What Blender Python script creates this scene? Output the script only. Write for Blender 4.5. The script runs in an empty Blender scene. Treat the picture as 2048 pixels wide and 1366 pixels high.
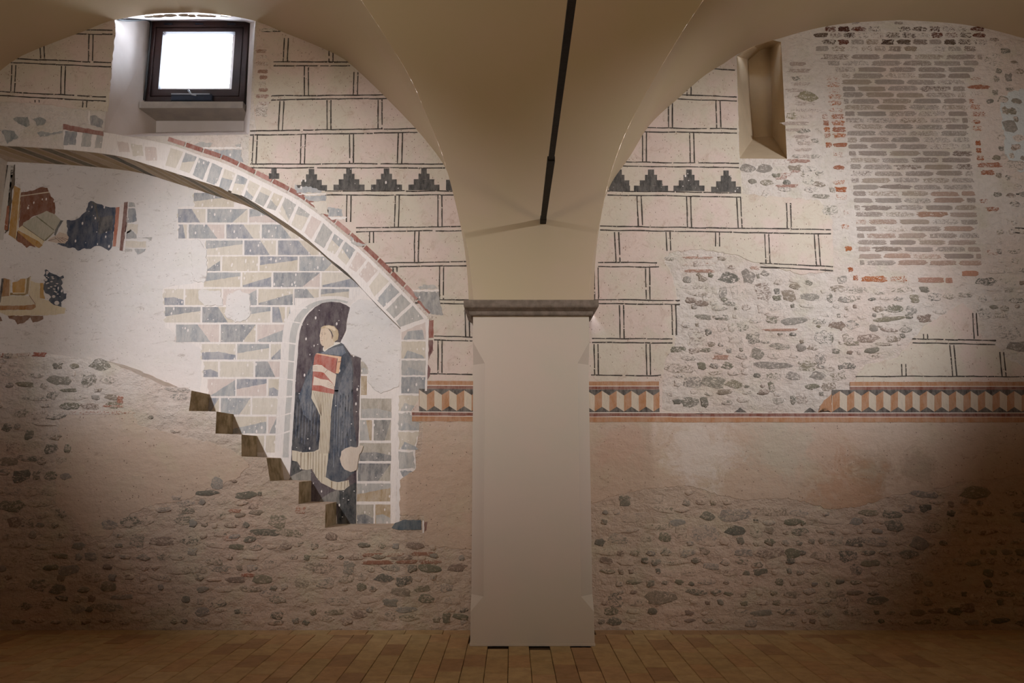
import bpy, bmesh, math, random
from math import sin, cos, tan, radians, pi, sqrt
from mathutils import Vector, Matrix
from mathutils.geometry import tessellate_polygon

# ---------------------------------------------------------------- camera, world, lights, exposure
F = 1450.0
TILT = radians(9.2)
CAM = Vector((0.0, -6.77, 1.5))
sc = bpy.context.scene
col = sc.collection
cd = bpy.data.cameras.new('camera'); cam = bpy.data.objects.new('camera', cd); col.objects.link(cam)
cam.location = CAM; cam.rotation_euler = (radians(90) + TILT, 0, 0)
cd.sensor_width = 36.0; cd.lens = F / 2048 * 36.0; cd.clip_start = 0.05; cd.clip_end = 200
sc.camera = cam
sc.view_settings.view_transform = 'Standard'; sc.view_settings.look = 'None'
sc.view_settings.gamma = 1.0; sc.view_settings.use_curve_mapping = False
sc.view_settings.exposure = 0.0
w = bpy.data.worlds.new('sky'); sc.world = w; w.use_nodes = True
bg = w.node_tree.nodes['Background']
bg.inputs[0].default_value = (0.74, 0.84, 1.0, 1); bg.inputs[1].default_value = 28.0
sc.cycles.max_bounces = 8; sc.cycles.diffuse_bounces = 5
sc.cycles.use_denoising = True
sc.cycles.sample_clamp_indirect = 4.0

def spot(name, loc, target, power, angle, blend, size, color):
    l = bpy.data.lights.new(name, 'SPOT'); l.energy = power; l.spot_size = radians(angle); l.spot_blend = blend
    l.shadow_soft_size = size; l.color = color
    o = bpy.data.objects.new(name, l); col.objects.link(o); o.location = loc
    o.rotation_euler = (Vector(target) - Vector(loc)).to_track_quat('-Z', 'Y').to_euler()
    return o
WARM = (1.0, 0.87, 0.62)
COOL = (0.94, 0.97, 1.06)
spot('spotlight', (-3.9, -4.0, 4.25), (-2.1, 0, 2.9), 730, 68, 1.0, 0.06, COOL)
spot('spotlight', (-4.1, -4.0, 4.25), (-3.9, 0, 3.5), 120, 80, 1.0, 0.06, COOL)
spot('spotlight', (4.2, -4.0, 4.25), (2.05, 0, 2.95), 570, 68, 1.0, 0.06, COOL)
spot('spotlight', (4.4, -4.0, 4.25), (3.5, 0, 4.2), 170, 80, 1.0, 0.06, COOL)
spot('fill_uplight', (-2.4, -6.0, 2.4), (-1.8, -3.0, 7.0), 125, 150, 1.0, 0.25, WARM)  # unseen warm fill, added to lift the ambient light off the vault
spot('fill_uplight', (2.6, -6.0, 2.4), (2.2, -3.0, 7.0), 130, 150, 1.0, 0.25, WARM)  # its partner on the right, likewise an added fill
spot('fill_uplight', (-2.8, -3.4, 2.6), (-2.0, -1.8, 6.3), 60, 95, 1.0, 0.3, (0.95, 0.95, 1.0))  # unseen cool fill added to brighten the left lunette web
spot('spotlight', (0.2, -8.0, 4.4), (0.1, -0.9, 0.9), 270, 44, 1.0, 0.5, (1.0, 0.9, 0.76))  # unseen fill added to brighten the pillar front and centre floor
lp = bpy.data.lights.new('window_portal', 'AREA'); lp.shape = 'RECTANGLE'; lp.size = 1.4; lp.size_y = 1.2
lp.cycles.is_portal = True
portal = bpy.data.objects.new('window_portal', lp); col.objects.link(portal)

# ---------------------------------------------------------------- pixel <-> place
def ray(px, py):
    u = px - 1024.0; v = 683.0 - py
    return Vector((u, F * cos(TILT) - v * sin(TILT), F * sin(TILT) + v * cos(TILT)))
def W(px, py, Y=0.0):
    d = ray(px, py); t = (Y - CAM.y) / d.y
    return CAM + d * t
def floorpt(px, py, z=0.0):
    d = ray(px, py); return CAM + d * ((z - CAM.z) / d.z)

R = random.Random(11)
def rag(pts, amp=1.6, seg=5.0, closed=True):
    """roughen a polygon outline"""
    out = []
    n = len(pts)
    for i in range(n if closed else n - 1):
        a = pts[i]; b = pts[(i + 1) % n]
        L = math.hypot(b[0] - a[0], b[1] - a[1]); k = max(1, int(L / seg))
        nx, ny = (-(b[1] - a[1]) / (L + 1e-9), (b[0] - a[0]) / (L + 1e-9))
        for j in range(k):
            t = j / k
            e = R.uniform(-amp, amp) if j else R.uniform(-amp, amp) * 0.4
            out.append((a[0] + (b[0] - a[0]) * t + nx * e, a[1] + (b[1] - a[1]) * t + ny * e))
    if not closed: out.append(pts[-1])
    return out
def fr(ox, oy, s, pts):
    return [(ox + x / s, oy + y / s) for x, y in pts]
def smooth(pts, k=4):
    """catmull rom through open points"""
    P = [Vector(p) for p in pts]; out = []
    for i in range(len(P) - 1):
        p0 = P[max(i - 1, 0)]; p1 = P[i]; p2 = P[i + 1]; p3 = P[min(i + 2, len(P) - 1)]
        for j in range(k):
            t = j / k
            out.append(0.5 * ((2 * p1) + (p2 - p0) * t + (2 * p0 - 5 * p1 + 4 * p2 - p3) * t * t + (3 * p1 - p0 - 3 * p2 + p3) * t ** 3))
    out.append(P[-1]); return [tuple(p) for p in out]
def resample(pts, n):
    P = [Vector(p) for p in pts]; L = [0.0]
    for a, b in zip(P, P[1:]): L.append(L[-1] + (b - a).length)
    out = []; j = 0
    for i in range(n):
        t = L[-1] * i / (n - 1)
        while j < len(P) - 2 and L[j + 1] < t: j += 1
        f = (t - L[j]) / max(1e-9, L[j + 1] - L[j]); out.append(P[j].lerp(P[j + 1], min(1, f)))
    return out
def s2l(c):
    c = c / 255.0
    return c / 12.92 if c <= 0.04045 else ((c + 0.055) / 1.055) ** 2.4
def rgb(r, g, b): return (s2l(r), s2l(g), s2l(b), 1.0)

# ---------------------------------------------------------------- materials
def NT(name):
    m = bpy.data.materials.new(name); m.use_nodes = True; nt = m.node_tree
    b = nt.nodes['Principled BSDF']; b.inputs['Roughness'].default_value = 0.9
    b.inputs['Specular IOR Level'].default_value = 0.15
    return m, nt, b
def node(nt, t, **kw):
    n = nt.nodes.new(t)
    for k, v in kw.items(): setattr(n, k, v)
    return n
def noise(nt, vec, scale, detail=4.0, rough=0.55, dist=0.0):
    n = node(nt, 'ShaderNodeTexNoise'); n.inputs['Scale'].default_value = scale
    n.inputs['Detail'].default_value = detail; n.inputs['Roughness'].default_value = rough
    n.inputs['Distortion'].default_value = dist
    nt.links.new(vec, n.inputs['Vector']); return n.outputs['Fac']
def mapr(nt, v, a, b, c=0.0, d=1.0, smoothstep=True):
    n = node(nt, 'ShaderNodeMapRange'); n.interpolation_type = 'SMOOTHSTEP' if smoothstep else 'LINEAR'
    n.inputs['From Min'].default_value = a; n.inputs['From Max'].default_value = b
    n.inputs['To Min'].default_value = c; n.inputs['To Max'].default_value = d
    nt.links.new(v, n.inputs['Value']); return n.outputs['Result']
def mix(nt, f, a, b, mode='MIX'):
    n = node(nt, 'ShaderNodeMix'); n.data_type = 'RGBA'; n.blend_type = mode
    def put(s, v):
        if isinstance(v, (tuple, list)): s.default_value = v
        elif isinstance(v, (int, float)): s.default_value = v
        else: nt.links.new(v, s)
    put(n.inputs[0], f); put(n.inputs[6], a); put(n.inputs[7], b); return n.outputs[2]
def mth(nt, op, a, b=0.0):
    n = node(nt, 'ShaderNodeMath'); n.operation = op
    for i, v in ((0, a), (1, b)):
        if isinstance(v, (int, float)): n.inputs[i].default_value = v
        else: nt.links.new(v, n.inputs[i])
    return n.outputs[0]
def pos(nt, sx=1, sy=1, sz=1):
    g = node(nt, 'ShaderNodeNewGeometry'); m = node(nt, 'ShaderNodeMapping')
    m.inputs['Scale'].default_value = (sx, sy, sz); nt.links.new(g.outputs['Position'], m.inputs['Vector']); return m.outputs['Vector']
def bump(nt, b, h, strength, dist=0.01):
    n = node(nt, 'ShaderNodeBump'); n.inputs['Strength'].default_value = strength; n.inputs['Distance'].default_value = dist
    nt.links.new(h, n.inputs['Height']); nt.links.new(n.outputs['Normal'], b.inputs['Normal'])
def pits(nt, vec, scale, size, keep):
    """small marks: 1 inside a mark"""
    v = node(nt, 'ShaderNodeTexVoronoi'); v.inputs['Scale'].default_value = scale; nt.links.new(vec, v.inputs['Vector'])
    a = mapr(nt, v.outputs['Distance'], size * 0.7, size, 1, 0)
    s = node(nt, 'ShaderNodeSeparateColor'); nt.links.new(v.outputs['Color'], s.inputs[0])
    k = mth(nt, 'GREATER_THAN', s.outputs[0], 1 - keep)
    return mth(nt, 'MULTIPLY', a, k)

# node group giving the bare plaster/mortar colour of the wall at any point
pg = bpy.data.node_groups.new('plaster_colour', 'ShaderNodeTree')
pg.interface.new_socket('Color', in_out='OUTPUT', socket_type='NodeSocketColor')
def _pg():
    nt = pg; out = nt.nodes.new('NodeGroupOutput'); P = pos(nt)
    g = node(nt, 'ShaderNodeNewGeometry'); s = node(nt, 'ShaderNodeSeparateXYZ'); nt.links.new(g.outputs['Position'], s.inputs[0])
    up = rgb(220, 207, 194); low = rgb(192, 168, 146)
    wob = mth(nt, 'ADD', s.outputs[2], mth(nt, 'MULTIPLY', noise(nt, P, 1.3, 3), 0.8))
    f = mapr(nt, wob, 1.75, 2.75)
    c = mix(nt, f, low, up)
    c = mix(nt, mapr(nt, noise(nt, P, 1.1, 4), 0.42, 0.66, 0, 0.55), c, mix(nt, 0.5, c, rgb(214, 174, 152)))
    c = mix(nt, mapr(nt, noise(nt, pos(nt, 1.3, 1.3, 1.7), 2.3, 5), 0.48, 0.68, 0, 0.5), c, mix(nt, 0.6, c, rgb(190, 184, 150)))
    c = mix(nt, mapr(nt, noise(nt, P, 22, 5, 0.7), 0.35, 0.75, 0, 0.34), c, mix(nt, 0.6, c, rgb(150, 128, 108)))
    nt.links.new(c, out.inputs[0])
_pg()
def plaster_col(nt):
    n = node(nt, 'ShaderNodeGroup'); n.node_tree = pg; return n.outputs[0]

def mat_plaster(name, tint=None, amt=0.0, pit=0.35, b_s=0.6, stains=()):
    m, nt, b = NT(name); P = pos(nt); c = plaster_col(nt)
    if tint: c = mix(nt, amt, c, tint)
    c = mix(nt, mth(nt, 'MULTIPLY', pits(nt, pos(nt, 1.6, 1, 1.3), 24, 0.18, 0.22), pit), c, rgb(110, 90, 74))
    c = mix(nt, mapr(nt, noise(nt, pos(nt, 0.7, 1, 1.6), 9, 6, 0.75, 1.5), 0.57, 0.68, 0, 0.42), c, rgb(140, 118, 98))
    for (q, r_, sc_, am) in stains:
        w_ = W(*q); vd = node(nt, 'ShaderNodeVectorMath'); vd.operation = 'DISTANCE'; nt.links.new(pos(nt, 1, 0, 1), vd.inputs[0]); vd.inputs[1].default_value = (w_.x, 0, w_.z)
        k = mth(nt, 'ADD', vd.outputs['Value'], mth(nt, 'MULTIPLY', noise(nt, P, 4, 7, 0.8, 1.0), r_ * 3.2))
        c = mix(nt, mapr(nt, k, r_ * 1.9, r_ * 2.7, am, 0), c, sc_)
    nt.links.new(c, b.inputs['Base Color'])
    h = mth(nt, 'ADD', mth(nt, 'ADD', noise(nt, P, 14, 6, 0.65), mth(nt, 'MULTIPLY', noise(nt, pos(nt, 1, 1, 1.8), 4.5, 3), 1.6)), mth(nt, 'MULTIPLY', noise(nt, P, 70, 3), 0.25)); bump(nt, b, h, b_s, 0.03); return m
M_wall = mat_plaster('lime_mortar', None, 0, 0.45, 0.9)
M_recess = mat_plaster('white_recess_plaster', rgb(226, 218, 211), 0.65, 0.5, 0.35)
STAINS = [((1400, 900), .42, rgb(216, 202, 188), .6), ((1745, 950), .26, rgb(128, 112, 88), .34), ((1835, 935), .2, rgb(118, 100, 80), .3), ((1700, 1000), .45, rgb(176, 124, 84), .45), ((1240, 900), .3, rgb(196, 156, 134), .4), ((1560, 890), .4, rgb(186, 180, 160), .4)]
M_dado = mat_plaster('smooth_dado_plaster', rgb(190, 160, 134), 0.35, 1.0, 0.35, STAINS)

def mat_inton():
    m, nt, b = NT('ashlar_plaster'); P = pos(nt)
    c = mix(nt, mapr(nt, noise(nt, P, 1.9, 4), 0.42, 0.60), rgb(208, 194, 174), rgb(214, 192, 178))
    c = mix(nt, mapr(nt, noise(nt, pos(nt, 1.2, 1, 0.9), 3.6, 6, 0.7), 0.50, 0.68, 0, 0.5), c, rgb(196, 186, 162))
    c = mix(nt, mapr(nt, noise(nt, P, 8, 6, 0.85, 1.0), 0.50, 0.72, 0, 0.6), c, rgb(176, 144, 124))
    c = mix(nt, mapr(nt, noise(nt, P, 26, 6, 0.8, 1.5), 0.60, 0.68, 0, 0.6), c, rgb(128, 104, 84))
    c = mix(nt, mth(nt, 'MULTIPLY', pits(nt, pos(nt, 2.4, 1, 1.2), 22, 0.20, 0.30), 0.85), c, rgb(112, 84, 66))
    nt.links.new(c, b.inputs['Base Color'])
    bump(nt, b, mth(nt, 'ADD', noise(nt, P, 10, 6, 0.7), mth(nt, 'MULTIPLY', noise(nt, P, 60, 3), 0.2)), 0.35, 0.02); return m
M_ash = mat_inton()

def mat_paint(name, chips, fade, worn=0.0):
    """fresco paint: the pigment is a mesh colour, worn and pecked through to the white plaster below"""
    m, nt, b = NT(name); P = pos(nt)
    a = node(nt, 'ShaderNodeAttribute'); a.attribute_name = 'Col'
    c = a.outputs['Color']
    c = mix(nt, mapr(nt, noise(nt, pos(nt, 2.2, 1, 0.8), 9, 7, 0.75), 0.28, 0.66, 0, fade), c, mix(nt, 0.55, c, rgb(226, 212, 196)))
    c = mix(nt, mapr(nt, noise(nt, pos(nt, 3, 1, 0.6), 22, 4, 0.7), 0.45, 0.75, 0, 0.35), c, mix(nt, 1.0, c, (0.62, 0.60, 0.60, 1), 'MULTIPLY'))
    if worn:
        c = mix(nt, mapr(nt, noise(nt, P, 30, 6, 0.75), 0.64 - worn * 0.2, 0.68 - worn * 0.2), c, rgb(214, 194, 174))
    if chips > 0.45: c = mix(nt, 0.10, c, rgb(222, 214, 206))  # pale haze of the bright light pool, mixed evenly into the pecked paint
    if chips:
        k1 = pits(nt, pos(nt, 1.9, 1, 1.0), 12, 0.22, chips)
        k2 = pits(nt, pos(nt, 1.0, 1, 1.5), 19, 0.15, chips * 0.8)
        c = mix(nt, mth(nt, 'MAXIMUM', k1, k2), c, rgb(226, 214, 204))
    nt.links.new(c, b.inputs['Base Color'])
    bump(nt, b, noise(nt, P, 12, 6, 0.7), 0.22, 0.02); return m
M_pc = mat_paint('pecked_fresco_paint', 0.5, 0.8)
M_p = mat_paint('fresco_paint', 0.0, 0.45)
M_pl = mat_paint('ashlar_line_paint', 0.0, 0.2, 0.25)
M_pd = mat_paint('dense_fresco_paint', 0.30, 0.30)

def mat_limed(name, base, var, dark, cover, scale, haze=0.3, crev=0.55):
    """stone or brick face partly smeared with lime mortar; colour from the object (or the mesh colour)"""
    m, nt, b = NT(name); P = pos(nt)
    if base == 'object':
        o = node(nt, 'ShaderNodeObjectInfo'); c = o.outputs['Color']; rnd = o.outputs['Random']
    else:
        a = node(nt, 'ShaderNodeAttribute'); a.attribute_name = 'Col'; c = a.outputs['Color']
        g = node(nt, 'ShaderNodeNewGeometry'); rnd = g.outputs['Random Per Island']
    c = mix(nt, mapr(nt, noise(nt, P, scale * 1.4, 5, 0.7), 0.35, 0.7, 0, 0.8), c, mix(nt, 1.0, c, (dark, dark, dark, 1), 'MULTIPLY'))
    c = mix(nt, haze, c, plaster_col(nt))
    n = mth(nt, 'ADD', noise(nt, pos(nt, 1, 1, 1.7), scale, 7, 0.82, 1.6), mth(nt, 'MULTIPLY', rnd, var))
    c = mix(nt, mapr(nt, n, cover, cover + 0.06), c, plaster_col(nt))
    c = mix(nt, mapr(nt, noise(nt, pos(nt, 1, 1, 1.6), scale * 1.8, 6, 0.85, 2.2), 0.58, 0.63, 0, crev), c, rgb(74, 64, 52))
    nt.links.new(c, b.inputs['Base Color']); bump(nt, b, noise(nt, P, 40, 5, 0.7), 0.6, 0.012); return m
M_st = mat_limed('field_stone', 'object', 0.16, 0.6, 0.55, 22, 0.12, .65)
M_st2 = mat_limed('field_stone_joined', 'mesh', 0.16, 0.6, 0.55, 22, 0.14, .65)
M_br = mat_limed('old_brick', 'object', 0.14, 0.7, 0.60, 34, 0.22, 0.35)
M_br2 = mat_limed('flaking_brick', 'object', 0.14, 0.8, 0.555, 30, 0.0, 0.25)

def mat_simple(name, a, b_, scale=3.0, rough=0.9, bs=0.15, bscale=30, spec=0.15):
    m, nt, b = NT(name); P = pos(nt)
    nt.links.new(mix(nt, mapr(nt, noise(nt, P, scale, 5), 0.35, 0.68), a, b_), b.inputs['Base Color'])
    b.inputs['Roughness'].default_value = rough; b.inputs['Specular IOR Level'].default_value = spec
    bump(nt, b, noise(nt, P, bscale, 4), bs, 0.01); return m
M_vault = mat_simple('vault_plaster', rgb(190, 170, 138), rgb(194, 170, 144), 0.9, 0.95, 0.12, 8)
M_pillar = mat_simple('pillar_limewash', rgb(206, 186, 168), rgb(200, 186, 166), 1.2, 0.9, 0.08, 10)
M_reveal = mat_simple('white_reveal_plaster', rgb(226, 216, 210), rgb(216, 204, 196), 2.0, 0.9, 0.2, 12)
M_stone = mat_simple('grey_impost_stone', rgb(136, 120, 106), rgb(116, 102, 88), 14, 0.85, 0.5, 40)
M_sill = mat_simple('grey_sill_stone', rgb(168, 158, 148), rgb(156, 148, 140), 8, 0.7, 0.15, 40)
M_wood = mat_simple('dark_brown_wood', rgb(44, 22, 18), rgb(34, 17, 15), 6, 0.45, 0.1, 60, 0.4)
M_iron = mat_simple('black_iron', rgb(24, 18, 14), rgb(34, 24, 18), 10, 0.6, 0.2, 40, 0.3)
M_metal = mat_simple('dark_blue_metal', rgb(30, 42, 60), rgb(24, 34, 50), 10, 0.35, 0.05, 40, 0.5)
M_chrome = mat_simple('bright_catch_metal', rgb(190, 196, 206), rgb(170, 178, 190), 10, 0.3, 0.05, 40, 0.6)
M_cable = mat_simple('black_cable_sheath', rgb(16, 16, 18), rgb(22, 22, 24), 10, 0.5, 0.05, 40, 0.4)
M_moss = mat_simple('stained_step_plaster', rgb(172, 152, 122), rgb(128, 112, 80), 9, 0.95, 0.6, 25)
M_niche = mat_simple('niche_plaster', rgb(196, 174, 144), rgb(184, 164, 136), 2.5, 0.95, 0.3, 15)
def mat_glass():
    m, nt, b = NT('window_glass'); nt.nodes.remove(b)
    tr = node(nt, 'ShaderNodeBsdfTransparent'); gl = node(nt, 'ShaderNodeBsdfGlossy'); gl.inputs['Roughness'].default_value = 0.02
    lw = node(nt, 'ShaderNodeFresnel'); lw.inputs[0].default_value = 1.45; mx = node(nt, 'ShaderNodeMixShader')
    nt.links.new(lw.outputs[0], mx.inputs[0]); nt.links.new(tr.outputs[0], mx.inputs[1]); nt.links.new(gl.outputs[0], mx.inputs[2])
    nt.links.new(mx.outputs[0], nt.nodes['Material Output'].inputs[0]); return m
M_glass = mat_glass()
def mat_tile():
    m, nt, b = NT('terracotta_tile'); P = pos(nt)
    o = node(nt, 'ShaderNodeObjectInfo'); c = o.outputs['Color']
    c = mix(nt, mapr(nt, noise(nt, P, 9, 6, 0.7), 0.35, 0.7, 0, 0.6), c, mix(nt, 1.0, c, (0.6, 0.58, 0.56, 1), 'MULTIPLY'))
    c = mix(nt, mapr(nt, noise(nt, P, 4, 6, 0.7), 0.55, 0.75, 0, 0.4), c, rgb(170, 140, 104))
    nt.links.new(c, b.inputs['Base Color']); b.inputs['Roughness'].default_value = 0.72; b.inputs['Specular IOR Level'].default_value = 0.3
    bump(nt, b, noise(nt, P, 26, 4), 0.25, 0.01); return m
M_tile = mat_tile()
M_floor = mat_simple('floor_mortar', rgb(84, 66, 46), rgb(66, 50, 36), 6, 0.95, 0.3, 40)
def mat_farfloor():
    m, nt, b = NT('terracotta_paving'); P = pos(nt)
    bt = node(nt, 'ShaderNodeTexBrick'); bt.inputs['Scale'].default_value = 1.0; bt.inputs['Brick Width'].default_value = 0.36
    bt.inputs['Row Height'].default_value = 0.18; bt.inputs['Mortar Size'].default_value = 0.004
    bt.inputs['Color1'].default_value = rgb(190, 154, 108); bt.inputs['Color2'].default_value = rgb(178, 140, 98); bt.inputs['Mortar'].default_value = rgb(80, 62, 44)
    g = node(nt, 'ShaderNodeNewGeometry'); mp = node(nt, 'ShaderNodeMapping'); mp.inputs['Rotation'].default_value = (0, 0, pi / 2)
    nt.links.new(g.outputs['Position'], mp.inputs[0]); nt.links.new(mp.outputs[0], bt.inputs[0])
    nt.links.new(bt.outputs[0], b.inputs['Base Color']); return m
M_far = mat_farfloor()

# ---------------------------------------------------------------- object helpers
def link_mesh(name, me, mats, parent=None):
    o = bpy.data.objects.new(name, me); col.objects.link(o)
    for m in (mats if isinstance(mats, (list, tuple)) else [mats]):
        if m.name not in [x.name for x in me.materials if x]: me.materials.append(m)
    if parent:
        o.parent = parent; o.matrix_parent_inverse = pinv(parent)
    return o
def pinv(p):
    # all things stand at their own location without rotation, parts of parts sit at the world origin
    loc = Vector((0, 0, 0)); q = p
    loc = Vector(p.location) + (Vector((0, 0, 0)) if not p.parent else Vector((0, 0, 0)))
    return Matrix.Translation(-loc)
def mk(name, verts, faces, mat, parent=None, shade=False):
    me = bpy.data.meshes.new(name); me.from_pydata([tuple(v) for v in verts], [], faces); me.update()
    if shade:
        for p in me.polygons: p.use_smooth = True
    return link_mesh(name, me, mat, parent)
def empty(name, loc, label, cat, group=None):
    o = bpy.data.objects.new(name, None); col.objects.link(o); o.location = loc; o.empty_display_size = 0.1
    return tag(o, label, cat, group)
def tag(o, label, cat, group=None):
    o['label'] = label; o['category'] = cat
    if group: o['group'] = group
    return o
def struct(o): o['kind'] = 'structure'; return o
def box_vf(x0, x1, y0, y1, z0, z1):
    v = [(x, y, z) for x in (x0, x1) for y in (y0, y1) for z in (z0, z1)]
    f = [(0, 1, 3, 2), (4, 6, 7, 5), (0, 4, 5, 1), (2, 3, 7, 6), (0, 2, 6, 4), (1, 5, 7, 3)]
    return v, f
def bevel_box(name, x0, x1, y0, y1, z0, z1, bev, mat, parent=None):
    bm = bmesh.new(); v, f = box_vf(x0, x1, y0, y1, z0, z1)
    vs = [bm.verts.new(q) for q in v]
    for q in f: bm.faces.new([vs[i] for i in q])
    bmesh.ops.recalc_face_normals(bm, faces=bm.faces)
    if bev: bmesh.ops.bevel(bm, geom=bm.edges[:], offset=bev, segments=2, affect='EDGES')
    me = bpy.data.meshes.new(name); bm.to_mesh(me); bm.free(); return link_mesh(name, me, mat, parent)

def tess(pts2):
    return tessellate_polygon([[Vector((p[0], p[1], 0)) for p in pts2]])

class Paint:
    def parts(s, name, parent):
        """every shape drawn becomes a part of its own"""
        k = 0; out = None
        for n, b in enumerate(s.b0):
            e = s.b0[n + 1] if n + 1 < len(s.b0) else len(s.v)
            q = Paint(s.Y, s.mat); q.v = s.v[b:e]
            while k < len(s.f) and s.f[k][0] < e and min(s.f[k]) >= b: q.f.append(tuple(i - b for i in s.f[k])); q.c.append(s.c[k]); k += 1
            if q.f: out = q.build(name, parent)
        return out
    """flat coloured shapes on the wall plane at depth Y; each layer lies a little nearer than the last"""
    def __init__(s, Y, mat): s.Y = Y; s.mat = mat; s.v = []; s.f = []; s.c = []; s.b0 = []
    def poly(s, pts, c, layer=0, amp=0.0, seg=5.0):
        if amp: pts = rag(pts, amp, seg)
        y = s.Y - 0.0004 * layer; b = len(s.v)
        P = [W(p[0], p[1], y) for p in pts]
        s.b0.append(b); s.v += P
        for t in tess([(q.x, q.z) for q in P]):
            a, d, e = (P[i] for i in t)
            if (d - a).cross(e - a).y > 0: t = (t[0], t[2], t[1])
            s.f.append(tuple(b + i for i in t)); s.c.append(c)
        return s
    def strip(s, a, b, w, c, layer=0, wob=0.6, step=12.0):
        """a hand-drawn line of width w px from a to b"""
        L = math.hypot(b[0] - a[0], b[1] - a[1])
        if L < 1: return s
        n = max(2, int(L / step)); nx, ny = -(b[1] - a[1]) / L, (b[0] - a[0]) / L
        l, r = [], []; o = 0
        for i in range(n + 1):
            t = i / n; o = o * 0.7 + R.uniform(-wob, wob) * 0.6; ww = w * R.uniform(0.7, 1.2) / 2
            x = a[0] + (b[0] - a[0]) * t + nx * o; y = a[1] + (b[1] - a[1]) * t + ny * o
            l.append((x + nx * ww, y + ny * ww)); r.append((x - nx * ww, y - ny * ww))
        return s.poly(l + r[::-1], c, layer)
    def line(s, pts, w, c, layer=0, wob=0.3, step=6):
        for a, b in zip(pts, pts[1:]): s.strip(a, b, w, c, layer, wob, step)
        return s
    def build(s, name, parent=None, each=False):
        if each: return s.parts(name, parent)
        me = bpy.data.meshes.new(name); me.from_pydata([tuple(v) for v in s.v], [], s.f); me.update()
        ca = me.color_attributes.new('Col', 'FLOAT_COLOR', 'CORNER')
        i = 0
        for p in me.polygons:
            cc = s.c[p.index]
            for li in p.loop_indices: ca.data[li].color = cc
        return link_mesh(name, me, s.mat, parent)

def slab(name, pts, Y, thick, mat, parent=None, amp=2.0, seg=6.0):
    """a skin of plaster with a broken edge, standing 'thick' proud of the plane Y"""
    pts = rag(pts, amp, seg) if amp else pts
    P = [W(p[0], p[1], Y - thick) for p in pts]; n = len(P)
    cx = sum(p.x for p in P) / n; cz = sum(p.z for p in P) / n
    B = []
    for i, p in enumerate(P):
        a = P[i - 1]; b = P[(i + 1) % n]; t = (b - a).normalized(); B.append((t, p))
    area = sum(P[i].x * P[(i + 1) % n].z - P[(i + 1) % n].x * P[i].z for i in range(n)); sg = 1 if area > 0 else -1
    back = [Vector((p.x + sg * t.z * thick * 1.5, Y + 0.002, p.z - sg * t.x * thick * 1.5)) for t, p in B]
    v = P + back; f = []
    for t in tess([(q.x, q.z) for q in P]):
        a, d, e = (P[i] for i in t)
        f.append(t if (d - a).cross(e - a).y < 0 else (t[0], t[2], t[1]))
    for i in range(n):
        j = (i + 1) % n; f.append((i, n + i, n + j, j) if sg > 0 else (i, j, n + j, n + i))
    return mk(name, v, f, mat, parent)

def inside(p, poly):
    x, y = p; c = False; n = len(poly)
    for i in range(n):
        x1, y1 = poly[i]; x2, y2 = poly[i - 1]
        if (y1 > y) != (y2 > y) and x < (x2 - x1) * (y - y1) / (y2 - y1) + x1: c = not c
    return c

# ---------------------------------------------------------------- room shell
RD = 0.42                       # depth of the arched recess
ZB = 0.0                        # floor
C_in = smooth([(-75, 288), (0, 291), (128, 299), (231, 311), (295, 329), (359, 349), (400, 362), (459, 381), (495, 397), (544, 428), (579, 451), (618, 481), (656, 515), (695, 546), (741, 596), (801, 656)], 3)
jx = W(15, 322, RD).x            # left jamb of the recess
def px_at(x, py):               # pixel column of a world x on the front plane at pixel row py
    lo, hi = -400.0, 2400.0
    for _ in range(40):
        m = (lo + hi) / 2
        if W(m, py).x < x: lo = m
        else: hi = m
    return lo
jt = px_at(jx, 290)
C_in = [(jt, 289)] + [p for p in C_in if p[0] > jt + 3]
STEPS = [(797, 850), (791, 1055), (650, 1056), (651, 1009), (597, 1008), (598, 964), (540, 962), (533, 916), (483, 913), (483, 869), (431, 867), (433, 823), (378, 822), (383, 781)]
TOPE = rag([(383, 781), (330, 772), (262, 742), (200, 718), (90, 708), (px_at(jx, 708), 708)], 1.2, 9, False)[1:]
stp = []
for i, p in enumerate(STEPS):
    stp.append(p)
hole_rec = C_in + stp + TOPE
win_f = [(230, 34), (258, 29), (300, 27), (400, 25), (470, 30), (511, 42), (498, 269), (400, 271), (320, 272), (207, 275)]
nic_f = [(1473, 112), (1505, 90), (1535, 78), (1562, 84), (1568, 200), (1574, 318), (1479, 317), (1476, 210)]
def loop3(pts, Y): return [W(p[0], p[1], Y) for p in pts]
XL, XRR, ZT = -6.7, 7.5, 6.9
outer = [Vector((XL, 0, -0.05)), Vector((XRR, 0, -0.05)), Vector((XRR, 0, ZT)), Vector((XL, 0, ZT))]
loops = [outer, loop3(hole_rec, 0), loop3(win_f, 0), loop3(nic_f, 0)]
flat = [p for l in loops for p in l]
tri = tessellate_polygon([[Vector((p.x, p.z, 0)) for p in l] for l in loops])
fs = []
for t in tri:
    a, d, e = (flat[i] for i in t)
    fs.append(t if (d - a).cross(e - a).y < 0 else (t[0], t[2], t[1]))
wall = struct(mk('wall_back', flat, fs, M_wall))

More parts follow.
